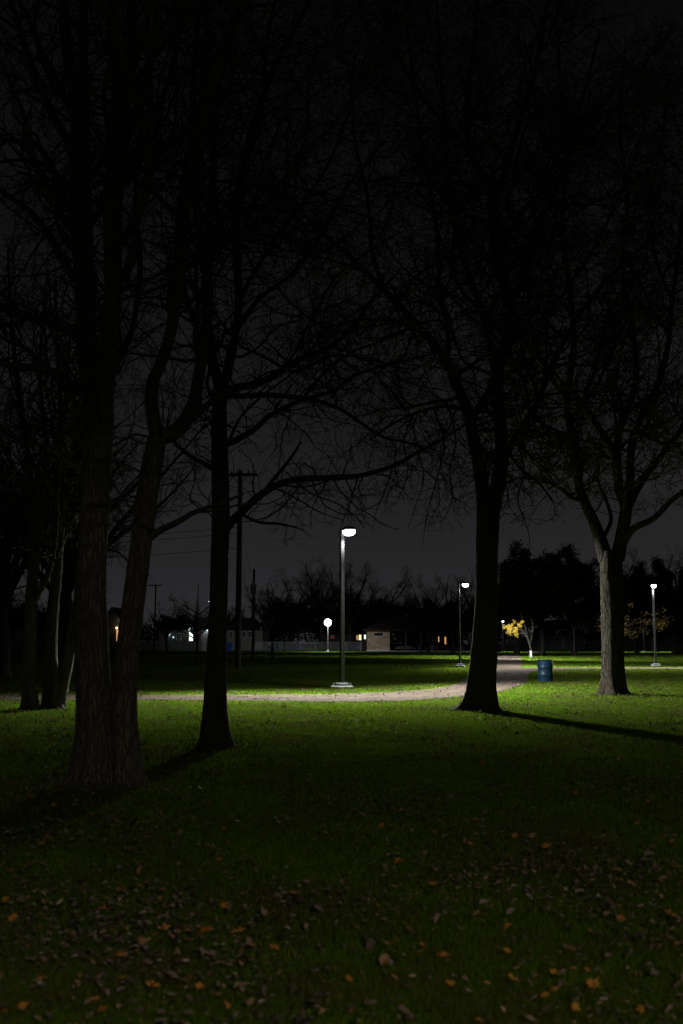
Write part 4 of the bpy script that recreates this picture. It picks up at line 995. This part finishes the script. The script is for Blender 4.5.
def maple_leaf_mesh(seed):
    rng = np.random.default_rng(seed)
    out = [(0,-.55),(.10,-.18),(.42,-.30),(.34,-.08),(.62,.10),(.40,.16),(.46,.42),(.22,.30),(.12,.48),(0,.78),(-.12,.48),(-.22,.30),(-.46,.42),(-.40,.16),(-.62,.10),(-.34,-.08),(-.42,-.30),(-.10,-.18)]
    V = [(0,.02,.0)]; bend = rng.uniform(.2,.6); tw = rng.uniform(-.3,.3)
    for x, y in out:
        V.append((x+rng.normal(0,.02), y+rng.normal(0,.02), .32*bend*(x*x+y*y)+tw*x*y+rng.normal(0,.03)))
    n = len(out); Fc = [(0,i+1,(i+1)%n+1) for i in range(n)]
    me = bpy.data.meshes.new('maple_leaf'); me.from_pydata([tuple(map(float,v)) for v in V],[],Fc); me.materials.append(M['maple']); me.update(); return me
mm = [maple_leaf_mesh(s) for s in range(6)]
spots = [(209,852,'orange leaf lying alone below the long limbed tree',1.2),(397,868,'upright orange leaf right of centre in the middle foreground',1.3),(545,852,'orange leaf lying alone in the right middle foreground',1.2),
 (292,900,'pale yellow orange leaf standing on edge near the centre',1.0),(432,891,'flat yellow orange leaf below the upright one',1.0),
 (237,940,'brightest orange leaf of the trio at lower left',1.3),(206,940,'rusty leaf in the middle of the trio at lower left',1.5),(163,937,'orange leaf at the left end of the trio',1.1),
 (152,996,'orange leaf in the bottom left pair, left one',1.0),(182,997,'orange leaf in the bottom left pair, right one',1.1),(515,990,'large orange leaf at the bottom right of centre',1.2),(593,995,'orange leaf at the bottom right',1.0),(670,922,'orange leaf at the right edge',1.2)]
for i, (px,py,lab,s) in enumerate(spots):
    g_ = ground(px,py); o = bpy.data.objects.new('maple_leaf', mm[i%6]); COL.objects.link(o); o.location = (g_[0],g_[1],.045)
    sc = .060*s; o.scale = (sc*random.uniform(.85,1.1),sc*random.uniform(.8,1.15),sc*1.6); o.rotation_euler = (random.uniform(-.1,.55),random.uniform(-.5,.5),random.uniform(0,6.28)); tag(o, lab, 'leaf', 'orange maple leaves on the foreground grass')
rr = random.Random(4)
for i in range(135):
    py = 758+262*rr.random()**1.15; px = rr.uniform(-20,700)
    if any(abs(px-q[0])<14 and abs(py-q[1])<9 for q in spots): continue
    g_ = ground(px,py); o = bpy.data.objects.new('maple_leaf', mm[i%6]); COL.objects.link(o); o.location = (g_[0],g_[1],.03)
    sc = rr.uniform(.028,.050)*(1+(1024-py)*.0016); o.scale = (sc,sc,sc); o.rotation_euler = (rr.uniform(-.6,.6),rr.uniform(-.6,.6),rr.uniform(0,6.28))
    tag(o, 'small rusty orange maple leaf lying flat among the grey leaf litter', 'leaf', 'small rusty leaves scattered over the foreground')

# ------------------------------------------------------------------ render settings
vs = scene.view_settings; vs.view_transform = 'Standard'; vs.look = 'None'; vs.exposure = 0; vs.gamma = 1; vs.use_curve_mapping = False
scene.render.engine = 'CYCLES'
scene.cycles.max_bounces = 4; scene.cycles.diffuse_bounces = 3
scene.cycles.use_light_tree = True
